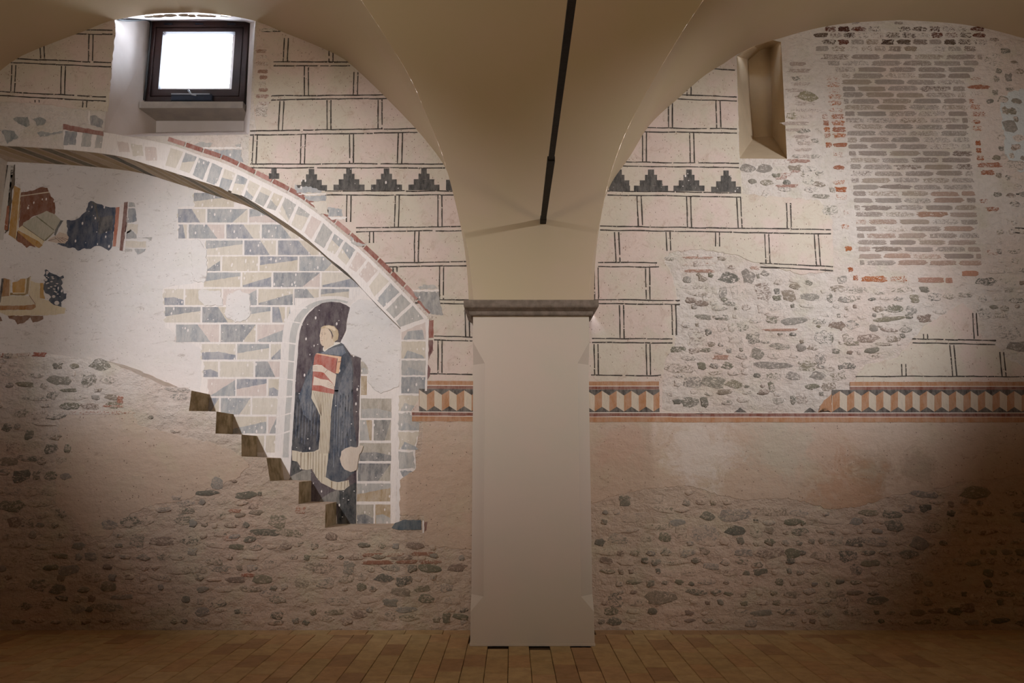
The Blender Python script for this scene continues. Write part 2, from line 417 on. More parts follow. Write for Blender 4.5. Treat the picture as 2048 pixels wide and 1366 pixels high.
def reveal(name, pts, Y0, Y1, mat, parent=wall, closed=True, pts1=None):
    A = loop3(pts, Y0); B = [Vector((p.x, Y1, p.z)) for p in A] if pts1 is None else loop3(pts1, Y1); n = len(A)
    return mk(name, A + B, [(i, n + i, n + (i + 1) % n, (i + 1) % n) for i in range(n if closed else n - 1)], mat, parent)
i0 = len(C_in)
reveal('arch_soffit', C_in, 0, RD, M_wall, closed=False)
reveal('recess_jamb', [C_in[-1], stp[0], stp[1]], 0, RD, M_recess, closed=False)
reveal('ledge', stp[1:3], 0, RD, M_wall, closed=False)
k = 2
while k < len(stp) - 1:
    reveal('stair_riser', [stp[k], stp[k + 1]], 0, RD, M_moss, closed=False)
    if k + 2 < len(stp): reveal('stair_tread', [stp[k + 1], stp[k + 2]], 0, RD, M_wall, closed=False)
    k += 2
reveal('masonry_ledge', [stp[-1]] + TOPE, 0, RD, M_wall, closed=False)
reveal('recess_jamb', [TOPE[-1], C_in[0]], 0, RD, M_recess, closed=False)
# back of the recess
bz0 = W(700, 1075).z - 0.05; bz1 = W(0, 280).z + 0.2
v = [Vector((jx - 0.02, RD, bz0)), Vector((W(830, 800).x, RD, bz0)), Vector((W(830, 800).x, RD, bz1)), Vector((jx - 0.02, RD, bz1))]
mk('recess_back', v, [(0, 1, 2, 3)], M_recess, wall)

# ---- window opening upper left
WD = 0.80
fx0, fx1 = 0, 0
win_b = [(316, 50), (320, 47), (340, 46), (400, 45), (450, 46), (497, 48), (487, 262), (400, 263), (340, 264), (312, 265)]
reveal('window_reveal', win_f, 0, WD, M_reveal, pts1=win_b)
# frame opening in the back plane
FD = 0.62
fo = [(300, 41), (499, 42), (488, 203), (290, 203)]       # outer frame
pa = [(325, 62), (471, 64), (462, 178), (317, 178)]        # glass
hb = [W(p[0], p[1], WD) for p in win_b]
ho = [W(p[0], p[1], WD) for p in [(330, 66), (466, 67), (458, 176), (324, 176)]]
fl = hb + ho; tr = tessellate_polygon([[Vector((p.x, p.z, 0)) for p in hb], [Vector((p.x, p.z, 0)) for p in ho]])
window = bpy.data.objects.new('window_1', None); col.objects.link(window); window.location = W(394, 203, FD)
struct(window); window['label'] = 'small brown framed window in its deep white reveal above the painted arch'
mk('reveal_back', fl, [tuple(t) for t in tr], M_reveal, wall)
portal.location = W(395, 120, 1.3); portal.rotation_euler = (radians(90), 0, 0)
def frame4(name, o4, i4, Y0, Y1, mat, parent, bev=0.0):
    """rectangular frame between an outer and an inner outline, from Y0 (near) to Y1"""
    A = [W(p[0], p[1], Y0) for p in o4]; B = [W(p[0], p[1], Y0) for p in i4]
    for L in (A, B):
        x0 = (L[0].x + L[3].x) / 2; x1 = (L[1].x + L[2].x) / 2; z1 = (L[0].z + L[1].z) / 2; z0 = (L[2].z + L[3].z) / 2
        L[:] = [Vector((x0, Y0, z1)), Vector((x1, Y0, z1)), Vector((x1, Y0, z0)), Vector((x0, Y0, z0))]
    V = A + B + [Vector((p.x, Y1, p.z)) for p in A + B]; f = []
    for i in range(4):
        j = (i + 1) % 4
        f += [(i, 4 + i, 4 + j, j), (8 + i, 8 + j, 12 + j, 12 + i), (i, j, 8 + j, 8 + i), (4 + i, 12 + i, 12 + j, 4 + j)]
    bm = bmesh.new(); vs = [bm.verts.new(q) for q in V]
    for q in f: bm.faces.new([vs[a] for a in q])
    bmesh.ops.recalc_face_normals(bm, faces=bm.faces)
    bmesh.ops.bevel(bm, geom=[e for e in bm.edges if abs(e.calc_length()) > 0.02], offset=0.004, segments=1, affect='EDGES')
    me = bpy.data.meshes.new(name); bm.to_mesh(me); bm.free(); return link_mesh(name, me, mat, parent)
wf = frame4('window_frame', fo, [(310, 53), (488, 54), (478, 193), (300, 193)], FD - 0.03, FD + 0.12, M_wood, window)
frame4('sash', [(311, 54), (487, 55), (477, 192), (301, 192)], pa, FD - 0.005, FD + 0.07, M_wood, window)
gp = [W(p[0], p[1], FD + 0.03) for p in [(323, 60), (473, 62), (464, 180), (315, 180)]]
mk('glass_pane', gp + [p + Vector((0, 0.006, 0)) for p in gp], [(3, 2, 1, 0), (4, 5, 6, 7), (0, 1, 5, 4), (1, 2, 6, 5), (2, 3, 7, 6), (3, 0, 4, 7)], M_glass, window)
# hinge caps along the head, catch and stay along the bottom
for hx in (336, 398, 462):
    a = W(hx - 8, 46, FD - 0.045); bb = W(hx + 8, 48, FD - 0.045)
    bevel_box('hinge', a.x, bb.x, FD - 0.045, FD - 0.02, bb.z, a.z, 0.003, M_metal, window)
a = W(343, 189, FD - 0.07); bb = W(424, 202, FD - 0.07)
st = bevel_box('window_stay', a.x, bb.x, FD - 0.08, FD - 0.02, bb.z, a.z, 0.006, M_metal, window)
a = W(343, 187.5, FD - 0.08); bb = W(420, 189.5, FD - 0.08)
bevel_box('stay_rail', a.x, bb.x, FD - 0.09, FD - 0.08, bb.z, a.z, 0.001, M_chrome, st)
hc = W(383, 189, FD - 0.1); hd = W(377, 181, FD - 0.08)
def tube(name, P, r, mat, parent=None, n=8, smooth_=True):
    P = [Vector(p) for p in P]; V = []; f = []
    rr = r if isinstance(r, (list, tuple)) else [r] * len(P)
    for i, p in enumerate(P):
        t = (P[min(i + 1, len(P) - 1)] - P[max(i - 1, 0)]).normalized()
        u = t.cross(Vector((0.13, 0.3, 1))).normalized(); w_ = t.cross(u)
        V += [p + (u * cos(2 * pi * k / n) + w_ * sin(2 * pi * k / n)) * rr[i] for k in range(n)]
    for i in range(len(P) - 1):
        for k in range(n): f.append((i * n + k, i * n + (k + 1) % n, (i + 1) * n + (k + 1) % n, (i + 1) * n + k))
    f += [tuple(range(n))[::-1], tuple(range((len(P) - 1) * n, len(P) * n))]
    return mk(name, V, f, mat, parent, smooth_)
tube('handle', [hc + Vector((0.05, 0, -.01)), hc, hd], [0.008, 0.007, 0.012], M_chrome, window)
# stone sill of the window
s0 = W(279, 203, 0.50); s1 = W(486, 203, 0.50)
sz1 = W(380, 203, 0.50).z; sz0 = W(380, 216, 0.50).z
xb0 = W(307, 228, WD).x
V = [(s0.x, .50, sz1), (s1.x, .50, sz1), (s1.x, .50, sz0), (s0.x, .50, sz0), (xb0, WD, sz1), (s1.x + .0, WD, sz1), (s1.x, WD, sz0 - .0), (xb0, WD, sz0 - .0)]
mk('window_sill', V, [(0, 3, 2, 1), (0, 1, 5, 4), (3, 7, 6, 2), (0, 4, 7, 3), (1, 2, 6, 5)], M_sill, window)
# rubble lintel over the window, a row of rough stones let into its head
tv = [W(262, 29), W(300, 27), W(400, 25), W(470, 30), W(500, 38)]
cable_pts = [W(*p) for p in [(229, 34, -.01), (236, 38, .02), (250, 40, .12), (270, 40, .28), (292, 39, .45), (300, 43, .56), (302, 52, .57), (299, 90, .57), (294, 150, .57), (290, 190, .575), (289, 200, .58)]]
cb = tube('cable', [Vector(p) for p in [tuple(q) for q in smooth(cable_pts, 4)]], 0.013, M_cable)
tag(cb, 'black cable looping from the vault edge down the left side of the window frame', 'cable')

# ---- blind splayed niche upper right
nic_b = [(1497, 120), (1520, 101), (1530, 97), (1541, 96), (1543, 190), (1545, 272), (1508, 275), (1500, 190)]
struct(reveal('niche_reveal', nic_f, 0, 0.5, M_niche, pts1=nic_b))
nb = [W(p[0], p[1], 0.5) for p in nic_b]
mk('niche_back', nb, [tuple(t) for t in tess([(p.x, p.z) for p in nb])], M_niche, wall)

# ---- floor slab (its tiles come below)
struct(mk('floor', [(XL, -9, -0.012), (XRR, -9, -0.012), (XRR, 0, -0.012), (XL, 0, -0.012)], [(0, 1, 2, 3)], M_floor))
floor = bpy.data.objects['floor']
mk('paving_behind', [(XL, -9, 0), (XRR, -9, 0), (XRR, -1.76, 0), (XL, -1.76, 0)], [(0, 1, 2, 3)], M_far, floor)
struct(mk('wall_front', [(XL, -9, -.05), (XRR, -9, -.05), (XRR, -9, ZT), (XL, -9, ZT)], [(0, 3, 2, 1)], M_reveal))
struct(mk('wall_left', [(XL, -9, -.05), (XL, 0, -.05), (XL, 0, ZT), (XL, -9, ZT)], [(0, 1, 2, 3)], M_reveal))
struct(mk('wall_right', [(XRR, -9, -.05), (XRR, 0, -.05), (XRR, 0, ZT), (XRR, -9, ZT)], [(0, 3, 2, 1)], M_reveal))

# ---------------------------------------------------------------- vault
YP = -0.57
Z0 = W(1062, 604, YP).z; ZA = 6.45; VA = (9.0 + YP) / 2; VB = ZA - Z0; YC = YP - VA
def barrel(th, x): return Vector((x, YC + VA * cos(th), Z0 + VB * sin(th)))
def hit(px, py):
    d = ray(px, py); o = CAM
    A = (d.y / VA) ** 2 + (d.z / VB) ** 2; B = 2 * ((o.y - YC) * d.y / VA ** 2 + (o.z - Z0) * d.z / VB ** 2)
    C = ((o.y - YC) / VA) ** 2 + ((o.z - Z0) / VB) ** 2 - 1
    t = (-B + sqrt(B * B - 4 * A * C)) / (2 * A); return o + d * t
def theta(p): return math.atan2((p.z - Z0) / VB, (p.y - YC) / VA)
PCX = W(1062, 632, YP).x
gl = [(947, 604), (943, 560), (936, 500), (920, 439), (901, 366), (883, 304), (854, 232), (821, 157), (775, 80), (722, 0)]
gr = [(1178, 604), (1181, 560), (1189, 500), (1200, 439), (1220, 352), (1249, 271), (1289, 192), (1330, 121), (1372, 52), (1407, 0)]
wl = [(938, 628), (937, 590), (933, 530), (924, 460), (913, 400), (898, 352), (878, 315), (832, 258), (775, 199), (729, 154), (690, 120), (654, 101), (602, 79), (561, 63), (511, 42), (440, 29), (368, 24)]
wr = [(1187, 628), (1188, 590), (1190, 530), (1196, 460), (1205, 410), (1224, 364), (1260, 313), (1300, 249), (1359, 195), (1407, 153), (1447, 128), (1473, 110), (1510, 92), (1562, 76), (1627, 58), (1700, 46), (1800, 40)]
THC = math.asin((6.18 - Z0) / VB)
def groin(px, ax):
    G = [hit(*p) for p in px]; Q = [(g.x, theta(g)) for g in G]
    x0, t0 = Q[-1]; tx, tt = Q[-1][0] - Q[-2][0], Q[-1][1] - Q[-2][1]; L = abs((THC - t0) * 0.45 / tt)
    P0 = Vector(Q[-1]); P1 = P0 + Vector((tx, tt)) * L; P3 = Vector((ax, THC)); P2 = Vector((ax + (x0 - ax) * 0.55, THC))
    Q = smooth(Q, 4)[:-1]
    for i in range(25):
        t = i / 24; p = P0 * (1 - t) ** 3 + P1 * 3 * t * (1 - t) ** 2 + P2 * 3 * t * t * (1 - t) + P3 * t ** 3
        Q.append((p.x, p.y))
    return Q
axL = W(368, 24).x; axR = W(1800, 40).x
QL = groin(gl, axL); QR = groin(gr, axR)
def x_of(Q, th):
    for (xa, ta), (xb, tb) in zip(Q, Q[1:]):
        if ta <= th <= tb + 1e-9: return xa + (xb - xa) * (th - ta) / max(1e-9, tb - ta)
    return Q[0][0] if th < Q[0][1] else Q[-1][0]
ceiling = bpy.data.objects.new('ceiling', None); col.objects.link(ceiling); struct(ceiling)
def spandrel(name, fl, fr_):
    V, f = [], []; N, M = 60, 20
    for i in range(N + 1):
        th = THC * (i / N) if i else 0.0
        xa, xb = fl(th), fr_(th)
        for j in range(M + 1): V.append(barrel(th, xa + (xb - xa) * j / M))
    for i in range(N):
        for j in range(M):
            a = i * (M + 1) + j; f.append((a, a + M + 1, a + M + 2, a + 1))
    return mk(name, V, f, M_vault, ceiling, True)
spandrel('spandrel', lambda t: x_of(QL, t), lambda t: x_of(QR, t))
spandrel('spandrel', lambda t: XL, lambda t: 2 * axL - x_of(QL, t))
spandrel('spandrel', lambda t: 2 * axR - x_of(QR, t), lambda t: max(XRR, 2 * axR - x_of(QR, t) + .01))
V, f = [], []
for i in range(41):
    th = THC + (pi - THC) * i / 40; V += [barrel(th, XL), barrel(th, XRR)]
for i in range(40): f.append((2 * i, 2 * i + 2, 2 * i + 3, 2 * i + 1))
mk('barrel_vault', V, f, M_vault, ceiling, True)
def web(Q, wp, ax):
    N, M = 64, 8
    G = resample([barrel(t, x) for x, t in Q], N)
    Wc = resample([Vector((*p,)) for p in smooth([W(*p) for p in wp], 4)], N)
    for mir in (0, 1):
        V, f = [], []
        for g, w_ in zip(G, Wc):
            for j in range(M + 1):
                p = w_.lerp(g, j / M)
                if mir: p = Vector((2 * ax - p.x, p.y, p.z))
                V.append(p)
        for i in range(N - 1):
            for j in range(M):
                a = i * (M + 1) + j; f.append((a, a + 1, a + M + 2, a + M + 1))
        mk('lunette_web', V, f, M_vault, ceiling, True)
web(QL, wl, axL); web(QR, wr, axR)

# ---------------------------------------------------------------- pillar
hw = 0.505; x0, x1 = PCX - hw, PCX + hw; zc0 = W(950, 1203, YP).z; zc1 = W(950, 690, YP).z; zi = W(1060, 632, YP).z
pillar = empty('pillar', (PCX, YP / 2, 0), 'white plastered pillar with chamfered corners standing against the frescoed wall', 'pillar')
ch = 0.105
def pillar_mesh():
    V, f = [], []
    def ring(z, c, e=0.0):
        b = len(V); V.extend([(x0, 0.0, z), (x0, YP + c * 1.0 + (0 if c else 0), z), (x0 + c, YP, z), (x1 - c, YP, z), (x1, YP + c, z), (x1, 0.0, z)]); return b
    e = 1e-4
    rs = [ring(0, e), ring(zc0 - 0.08, e), ring(zc0 + 0.04, ch), ring(zc1 - 0.16, ch), ring(zc1 + 0.03, e), ring(zi, e)]
    for a, b in zip(rs, rs[1:]):
        for i in range(5): f.append((a + i, a + i + 1, b + i + 1, b + i))
    return V, f
V, f = pillar_mesh(); shaft = mk('shaft', V, f, M_pillar, pillar)
# impost: profile swept round the three free sides
zt = Z0 + 0.004
prof = [(0.0, zi), (0.022, zi), (0.03, zi + 0.012), (0.034, zi + 0.035), (0.055, zi + 0.05), (0.072, zi + 0.062), (0.078, zi + 0.075), (0.078, zt - 0.006), (0.07, zt), (0.0, zt)]
V, f = [], []
for d, z in prof: V += [(x0 - d, 0.0, z), (x0 - d, YP - d, z), (x1 + d, YP - d, z), (x1 + d, 0.0, z)]
for i in range(len(prof) - 1):
    for j in range(3): a = i * 4 + j; f.append((a, a + 1, a + 5, a + 4))
f.append((len(V) - 4, len(V) - 3, len(V) - 2, len(V) - 1))
imp = mk('impost', V, f, M_stone, pillar); imp['label'] = 'grey moulded stone impost'
# thin skirting line where the pillar meets the tiles
bevel_box('base_line', x0 - 0.006, x1 + 0.006, YP - 0.006, 0, 0, 0.022, 0.003, M_pillar, pillar)

# half piers in the corners of the bay, just outside the frame
for wn, xa_, xb_ in (('wall_left', XL - .05, 2 * axL - QL[0][0]), ('wall_right', 2 * axR - QR[0][0], XRR + .05)):
    bevel_box('corner_pier', xa_, xb_, YP, 0, -.02, Z0, .01, M_pillar, bpy.data.objects[wn])
    bevel_box('impost', xa_, xb_ + (.078 if wn == 'wall_left' else 0), YP - .078, 0, zi, Z0 + .004, .02, M_stone, bpy.data.objects[wn]) if wn == 'wall_left' else bevel_box('impost', xa_ - .078, xb_, YP - .078, 0, zi, Z0 + .004, .02, M_stone, bpy.data.objects[wn])

# ---------------------------------------------------------------- iron tie rod
A = hit(1086, 443); rz = A.z
rod = empty('tie_rod', (A.x, A.y, rz), 'black iron tie rod running out from the spandrel above the pillar', 'tie rod')
xr = W(1026.5, 683, 0).x
def bar(name, y0, y1, w0, w1, h0, h1, parent):
    V = [(A.x - w0, y0, rz - h0), (A.x + w0, y0, rz - h0), (A.x + w0, y0, rz + h0), (A.x - w0, y0, rz + h0), (A.x - w1, y1, rz - h1), (A.x + w1, y1, rz - h1), (A.x + w1, y1, rz + h1), (A.x - w1, y1, rz + h1)]
    return mk(name, V, [(0, 1, 5, 4), (1, 2, 6, 5), (2, 3, 7, 6), (3, 0, 4, 7), (0, 3, 2, 1), (4, 5, 6, 7)], M_iron, parent)
bar('rod_end', A.y + 0.1, A.y - 0.10, 0.026, 0.026, 0.022, 0.02, rod)
bar('rod_end', A.y - 0.10, A.y - 1.35, 0.0225, 0.026, 0.018, 0.018, rod)
bar('rod_bar', A.y - 1.35, -8.3, 0.019, 0.019, 0.012, 0.012, rod)

# ---------------------------------------------------------------- skins of plaster on the front plane
TH = 0.005
arch_out = smooth([(126, 254), (205, 264), (333, 288), (400, 311), (451, 328), (518, 360), (585, 394), (618, 415), (646, 436), (715, 494), (785, 561), (856, 636)], 4)
P_left = [(-60, 100), (0, 112), (77, 82), (138, 58), (228, 30), (229, 60), (222, 130), (216, 200), (214, 222), (170, 218), (120, 212), (60, 205), (-60, 200)]
P_mid = [(513, 45), (560, 55), (602, 70), (654, 92), (690, 112), (729, 146), (775, 190), (832, 250), (905, 345), (950, 440), (960, 640), (960, 843), (832, 843), (822, 826), (852, 780), (858, 660), (868, 634), (790, 552), (722, 484), (654, 426), (590, 382), (524, 346), (497, 338), (499, 275), (513, 268), (507, 200), (512, 120)]
P_right = [(1170, 640), (1175, 470), (1200, 380), (1250, 300), (1310, 220), (1400, 145), (1470, 98), (1474, 200), (1478, 322), (1484, 388), (1560, 394), (1640, 402), (1664, 440), (1668, 542), (1600, 548), (1560, 536), (1510, 524), (1470, 508), (1400, 498), (1338, 504), (1328, 522), (1346, 556), (1353, 600), (1352, 640), (1348, 690), (1330, 720), (1324, 770), (1322, 820), (1350, 826), (1640, 828), (1668, 800), (1706, 775), (1716, 750), (1732, 730), (1796, 716), (1822, 684), (1852, 652), (1890, 628), (1926, 606), (1945, 622), (1964, 676), (1992, 690), (2012, 716), (2048, 735), (2120, 740), (2120, 843), (1170, 843)]
P_dado = [(1170, 843), (2120, 843), (2120, 930), (2010, 955), (1930, 962), (1850, 984), (1790, 990), (1720, 1012), (1660, 1018), (1620, 1006), (1570, 996), (1500, 1000), (1440, 990), (1380, 972), (1300, 976), (1240, 988), (1170, 1010)]
P_dado2 = [(846, 843), (960, 843), (960, 1100), (905, 1096), (850, 1090), (848, 1030), (800, 1030), (800, 960), (830, 940), (845, 900), (845, 868)]
P_dado3 = [(120, 828), (265, 826), (275, 850), (350, 870), (420, 885), (470, 905), (500, 930), (470, 960), (420, 975), (370, 1000), (300, 1010), (240, 1040), (215, 1075), (180, 1072), (150, 1040), (112, 1010), (112, 930)]
slab('ashlar_plaster', P_left, 0, TH, M_ash, wall, 1.2)
slab('ashlar_plaster', P_mid, 0, TH, M_ash, wall, 1.2)
slab('ashlar_plaster', P_right, 0, TH, M_ash, wall, 1.8)
M_pale = mat_plaster('pale_blue_white_plaster', rgb(206, 212, 208), 0.7, 0.5, 0.9)
slab('pale_repair', [(2002, 196), (2030, 180), (2075, 176), (2075, 330), (2040, 345), (2012, 310), (2006, 250)], 0, 0.003, M_pale, wall, 3.0)
slab('dado_plaster', P_dado, 0, TH * 0.6, M_dado, wall, 2.2)
slab('dado_plaster', P_dado2, 0, TH * 0.6, M_dado, wall, 1.5)
slab('dado_plaster', P_dado3, 0, TH * 0.5, M_dado, wall, 2.5)

YF = -TH - 0.0005               # paint lies on the plaster skin
# ---------------------------------------------------------------- painted ashlar joints
INK = rgb(52, 44, 38)
def dbl_h(P, x0, x1, y0, y1, y_only=None):
    """double horizontal joint line, broken here and there"""
    for k, dy in ((0, -4), (1, 4)):
        if y_only is not None and k != y_only: continue
        x = x0
        while x < x1 - 4:
            e = min(x1, x + R.uniform(60, 170)); t0 = (x - x0) / (x1 - x0); t1 = (e - x0) / (x1 - x0)
            P.strip((x, y0 + (y1 - y0) * t0 + dy), (e, y0 + (y1 - y0) * t1 + dy), 2.5, INK, 0, 0.8)
            x = e + R.choice((0, 0, 0, 2, 6))
def dbl_v(P, x, y0, y1, lean=0.0):
    for dx in (-4, 4):
        y = y0 + 4
        while y < y1 - 7:
            e = min(y1 - 4, y + R.uniform(30, 80)); 
            P.strip((x + dx + lean * (y - y0), y), (x + dx + lean * (e - y0), e), 2.6, INK, 1, 0.5)
            y = e + R.choice((0, 0, 2, 5))
def ashlar(label, hs, vs, loc):
    P = Paint(YF, M_pl)
    for h in hs: dbl_h(P, *h)
    for v in vs: dbl_v(P, *v)
    o = bpy.data.objects.new('painted_ashlar', None); col.objects.link(o); o.location = W(vs[-1][0], vs[-1][2], YF)
    P.build('joint_line', o, True)
    return tag(o, label, 'wall painting', 'painted ashlar joint lines')
ashlar('black painted double joint lines of mock stone blocks at the left edge under the vault',
       [(135, 225, 63, 65), (-20, 222, 119, 130), (-20, 212, 186, 198)],
       [(82, 64, 121, .06), (182, 65, 127, -.02), (28, 126, 190, -.05), (127, 128, 194, -.03), (74, 196, 209), (170, 198, 219, -.05)], 0)
ashlar('black painted double joint lines of mock stone blocks between window and pillar',
       [(523, 561, 67, 67, 0), (547, 700, 128, 128), (543, 775, 196, 193), (500, 835, 266, 261), (500, 890, 332, 332), (650, 913, 386, 386), (712, 932, 460, 457), (770, 945, 530, 527), (830, 945, 602, 604), (868, 945, 676, 678), (856, 945, 752, 753, 0)],
       [(573, 72, 128, -.05), (661, 68, 128, .02), (613, 128, 196), (712, 140, 195, -.03), (564, 198, 264, -.05), (658, 196, 263), (760, 194, 263), (511, 266, 332, -.05), (607, 264, 332, -.04), (703, 264, 331), (801, 262, 331, -.03),
        (698, 386, 448, -.02), (795, 386, 460, -.03), (880, 386, 458), (743, 460, 490), (834, 459, 528, -.02), (790, 530, 548), (883, 528, 603), (934, 604, 678, .02), (880, 677, 750)], 0)
ashlar('black painted double joint lines of mock stone blocks right of the pillar, around the merlons',
       [(1395, 1470, 133, 136, 1), (1340, 1474, 193, 198), (1275, 1474, 259, 262), (1240, 1478, 328, 331), (1215, 1482, 386, 390), (1200, 1662, 456, 464), (1196, 1318, 529, 530), (1520, 1666, 530, 537), (1184, 1360, 603, 605), (1184, 1345, 681, 682), (1182, 1322, 754, 755, 0)],
       [(1378, 136, 196), (1341, 196, 260), (1436, 197, 261, .03), (1289, 261, 328), (1383, 262, 330, .03), (1278, 388, 457, .04), (1377, 388, 459, .03), (1477, 390, 461, .05), (1577, 402, 463, .03), (1233, 460, 529, .05), (1336, 460, 506, .05), (1435, 461, 497), (1533, 464, 532, .05), (1632, 465, 536, .08),
        (1192, 531, 602, .02), (1295, 531, 603, .02), (1243, 606, 681, .02), (1347, 606, 674, .04), (1192, 684, 754, .02), (1296, 684, 754, .02), (1598, 538, 546)], 0)
ashlar('black painted double joint lines on the peaked plaster remnant at the right edge',
       [(1825, 1992, 682, 685), (1712, 2080, 757, 757, 0)],
       [(1851, 664, 682, .03), (1949, 622, 682, .06), (1807, 724, 757, .05), (1903, 686, 757, .1), (2003, 700, 757, .1)], 0)
P = Paint(-0.002, M_pl)
for x0_, y0_, x1_, y1_ in ((2034, 205, 2060, 206), (2030, 456, 2060, 458), (2030, 465, 2060, 467), (2032, 388, 2060, 389)): P.strip((x0_, y0_), (x1_, y1_), 2.6, INK)
o = bpy.data.objects.new('painted_ashlar', None); col.objects.link(o); o.location = W(2040, 458, -0.002); P.build('joint_line', o, True)
tag(o, 'short remnants of black joint lines at the far right edge above the rubble', 'wall painting', 'painted ashlar joint lines')

# ---------------------------------------------------------------- merlon motifs
DARK = rgb(58, 56, 54)
def merlon(cx, yb, s=1.0, clip=None, tl=0.0):
    P = Paint(YF, M_pd)
    for k, (hw_, a, b) in enumerate(((5.6, 43, 32.5), (11, 32.5, 21.5), (20.5, 21.5, 10.8), (31, 10.8, 0))):
        xa, xb = cx - hw_ * s, cx + hw_ * s
        if clip: xa, xb = max(xa, clip[0]), min(xb, clip[1])
        if clip and len(clip) > 2 and yb - a > clip[2]: continue
        if xb - xa < 1: continue
        P.poly([(xa, yb - a), (xb, yb - a), (xb, yb - b + .3), (xa, yb - b + .3)], DARK, k % 2, 0.35, 8)
    return P.build('painted_merlon')
def ml(o, l, g): tag(o, l, 'painted motif', g)
gL, gR = 'stepped merlons left of the pillar', 'stepped merlons right of the pillar'
ml(merlon(548, 379, .95, (536, 560, 352)), 'black stepped merlon cut off by the arch, leftmost of its row, only its tip left', gL)
ml(merlon(623, 381), 'black stepped merlon with a pale patch and blue paint over its base, second from left', gL)
ml(merlon(698, 380), 'black stepped merlon, middle one of the five left of the pillar', gL)
ml(merlon(773, 380), 'black stepped merlon, fourth from the left in the row left of the pillar', gL)
ml(merlon(848, 380), 'black stepped merlon nearest the vault edge, last whole one left of the pillar', gL)
ml(merlon(912, 381, 1, (892, 912)), 'sliver of a black stepped merlon against the vault edge left of the pillar', gL)
ml(merlon(1238, 382, 1, (1218, 1260)), 'black stepped merlon half hidden by the vault edge right of the pillar', gR)
ml(merlon(1302, 382, 1.1), 'widest black stepped merlon, second right of the pillar', gR)
ml(merlon(1378, 382, 1.0), 'black stepped merlon, third right of the pillar', gR)
ml(merlon(1452, 384, .96), 'black stepped merlon next to the bare rubble, last one right of the pillar', gR)

# ---------------------------------------------------------------- perspective cube friezes
ORG = rgb(176, 122, 80); RED = rgb(128, 72, 56); CRM = rgb(206, 188, 164); BLK = rgb(64, 58, 54); WHT = rgb(226, 210, 194)
def frieze(label, xa, xb, apex, per, y_at, band, low, name='painted_cube_frieze'):
    root = empty(name, W(xa, 843, YF), label, 'painted frieze', 'cube friezes at dado height')
    def q(P, x0, x1, d0, d1, c, l=0, amp=0.4): P.poly([(x0, y_at(x0) + d0), (x1, y_at(x1) + d0), (x1, y_at(x1) + d1), (x0, y_at(x0) + d1)], c, l, amp, 14)
    if band:
        P = Paint(YF, M_p); q(P, band[0], band[1], 0, 8.6, ORG); P.build('orange_band', root)
        P = Paint(YF, M_p); q(P, band[0], band[1], 9.6, 16, RED); q(P, band[0], band[1], 8.4, 9.9, WHT, 1, .1); P.build('red_band', root)
        P = Paint(YF, M_p); q(P, xa, xb, 16, 62, BLK); P.build('black_ground', root)
        i = 0; x = apex
        while x > xa + per * 0.4: x -= per
        x -= per
        while x < xb:
            def z(a): return y_at(a) + 18.5
            def cl(pts):  # clip a parallelogram to the run
                (ax, ay), (bx, by) = pts
                if bx <= xa or ax >= xb: return None
                if ax < xa: ay += (by - ay) * (xa - ax) / (bx - ax); ax = xa
                if bx > xb: by = ay + (by - ay) * (xb - ax) / (bx - ax); bx = xb
                return (ax, ay), (bx, by)
            for kind, (a, da), (b, db) in (('c', (x, 0), (x + per * .5, 9.5)), ('o', (x + per * .5, 9.5), (x + per, 0))):
                e = cl(((a, z(a) + da), (b, z(b) + db)))
                if e:
                    P = Paint(YF, M_p); P.poly([e[0], e[1], (e[1][0], e[1][1] + 32), (e[0][0], e[0][1] + 32)], CRM if kind == 'c' else ORG, 1)
                    P.build('painted_lozenge', root)
            x += per
    P = Paint(YF, M_p); q(P, low[0], low[1], 61.5, 63.2, WHT, 1, .1); q(P, low[0], low[1], 63, 70, RED, 0, .8); P.build('red_band', root)
    P = Paint(YF, M_p); q(P, low[0], low[1], 70, 71.2, WHT, 1, .1); q(P, low[0], low[1], 71, 81, ORG, 0, .5); P.build('orange_band', root)
    return root
frieze('short painted frieze of orange and cream cubes between the arch foot and the pillar', 838, 950, 868.7, 29.8, lambda x: 761.5 + (x - 850) * .006, (852, 950), (824, 950))
frieze('painted cube frieze beginning at the right side of the pillar, five cubes long', 1178, 1319, 1204, 29.4, lambda x: 763, (1178, 1318), (1178, 1345))
rf_ = frieze('long painted frieze of orange and cream cubes running to the right edge', 1664, 2110, 1679.5, 29.1, lambda x: 763.5, (1700, 2110), (1345, 2110))
P = Paint(YF, M_p)
for cx in (1480, 1620, 1650): P.poly([(cx - 13, 825), (cx, 815), (cx + 14, 825)], BLK, 0, 1)
for x_ in range(1390, 1560, 34): P.poly([(x_, 828), (x_ + 12, 824), (x_ + 34, 828)], RED, 0, .8)
P.poly([(1640, 812), (1648, 800), (1664, 788), (1664, 824), (1636, 825)], ORG, 0, 1.2); P.build('faded_remnant', rf_, True)

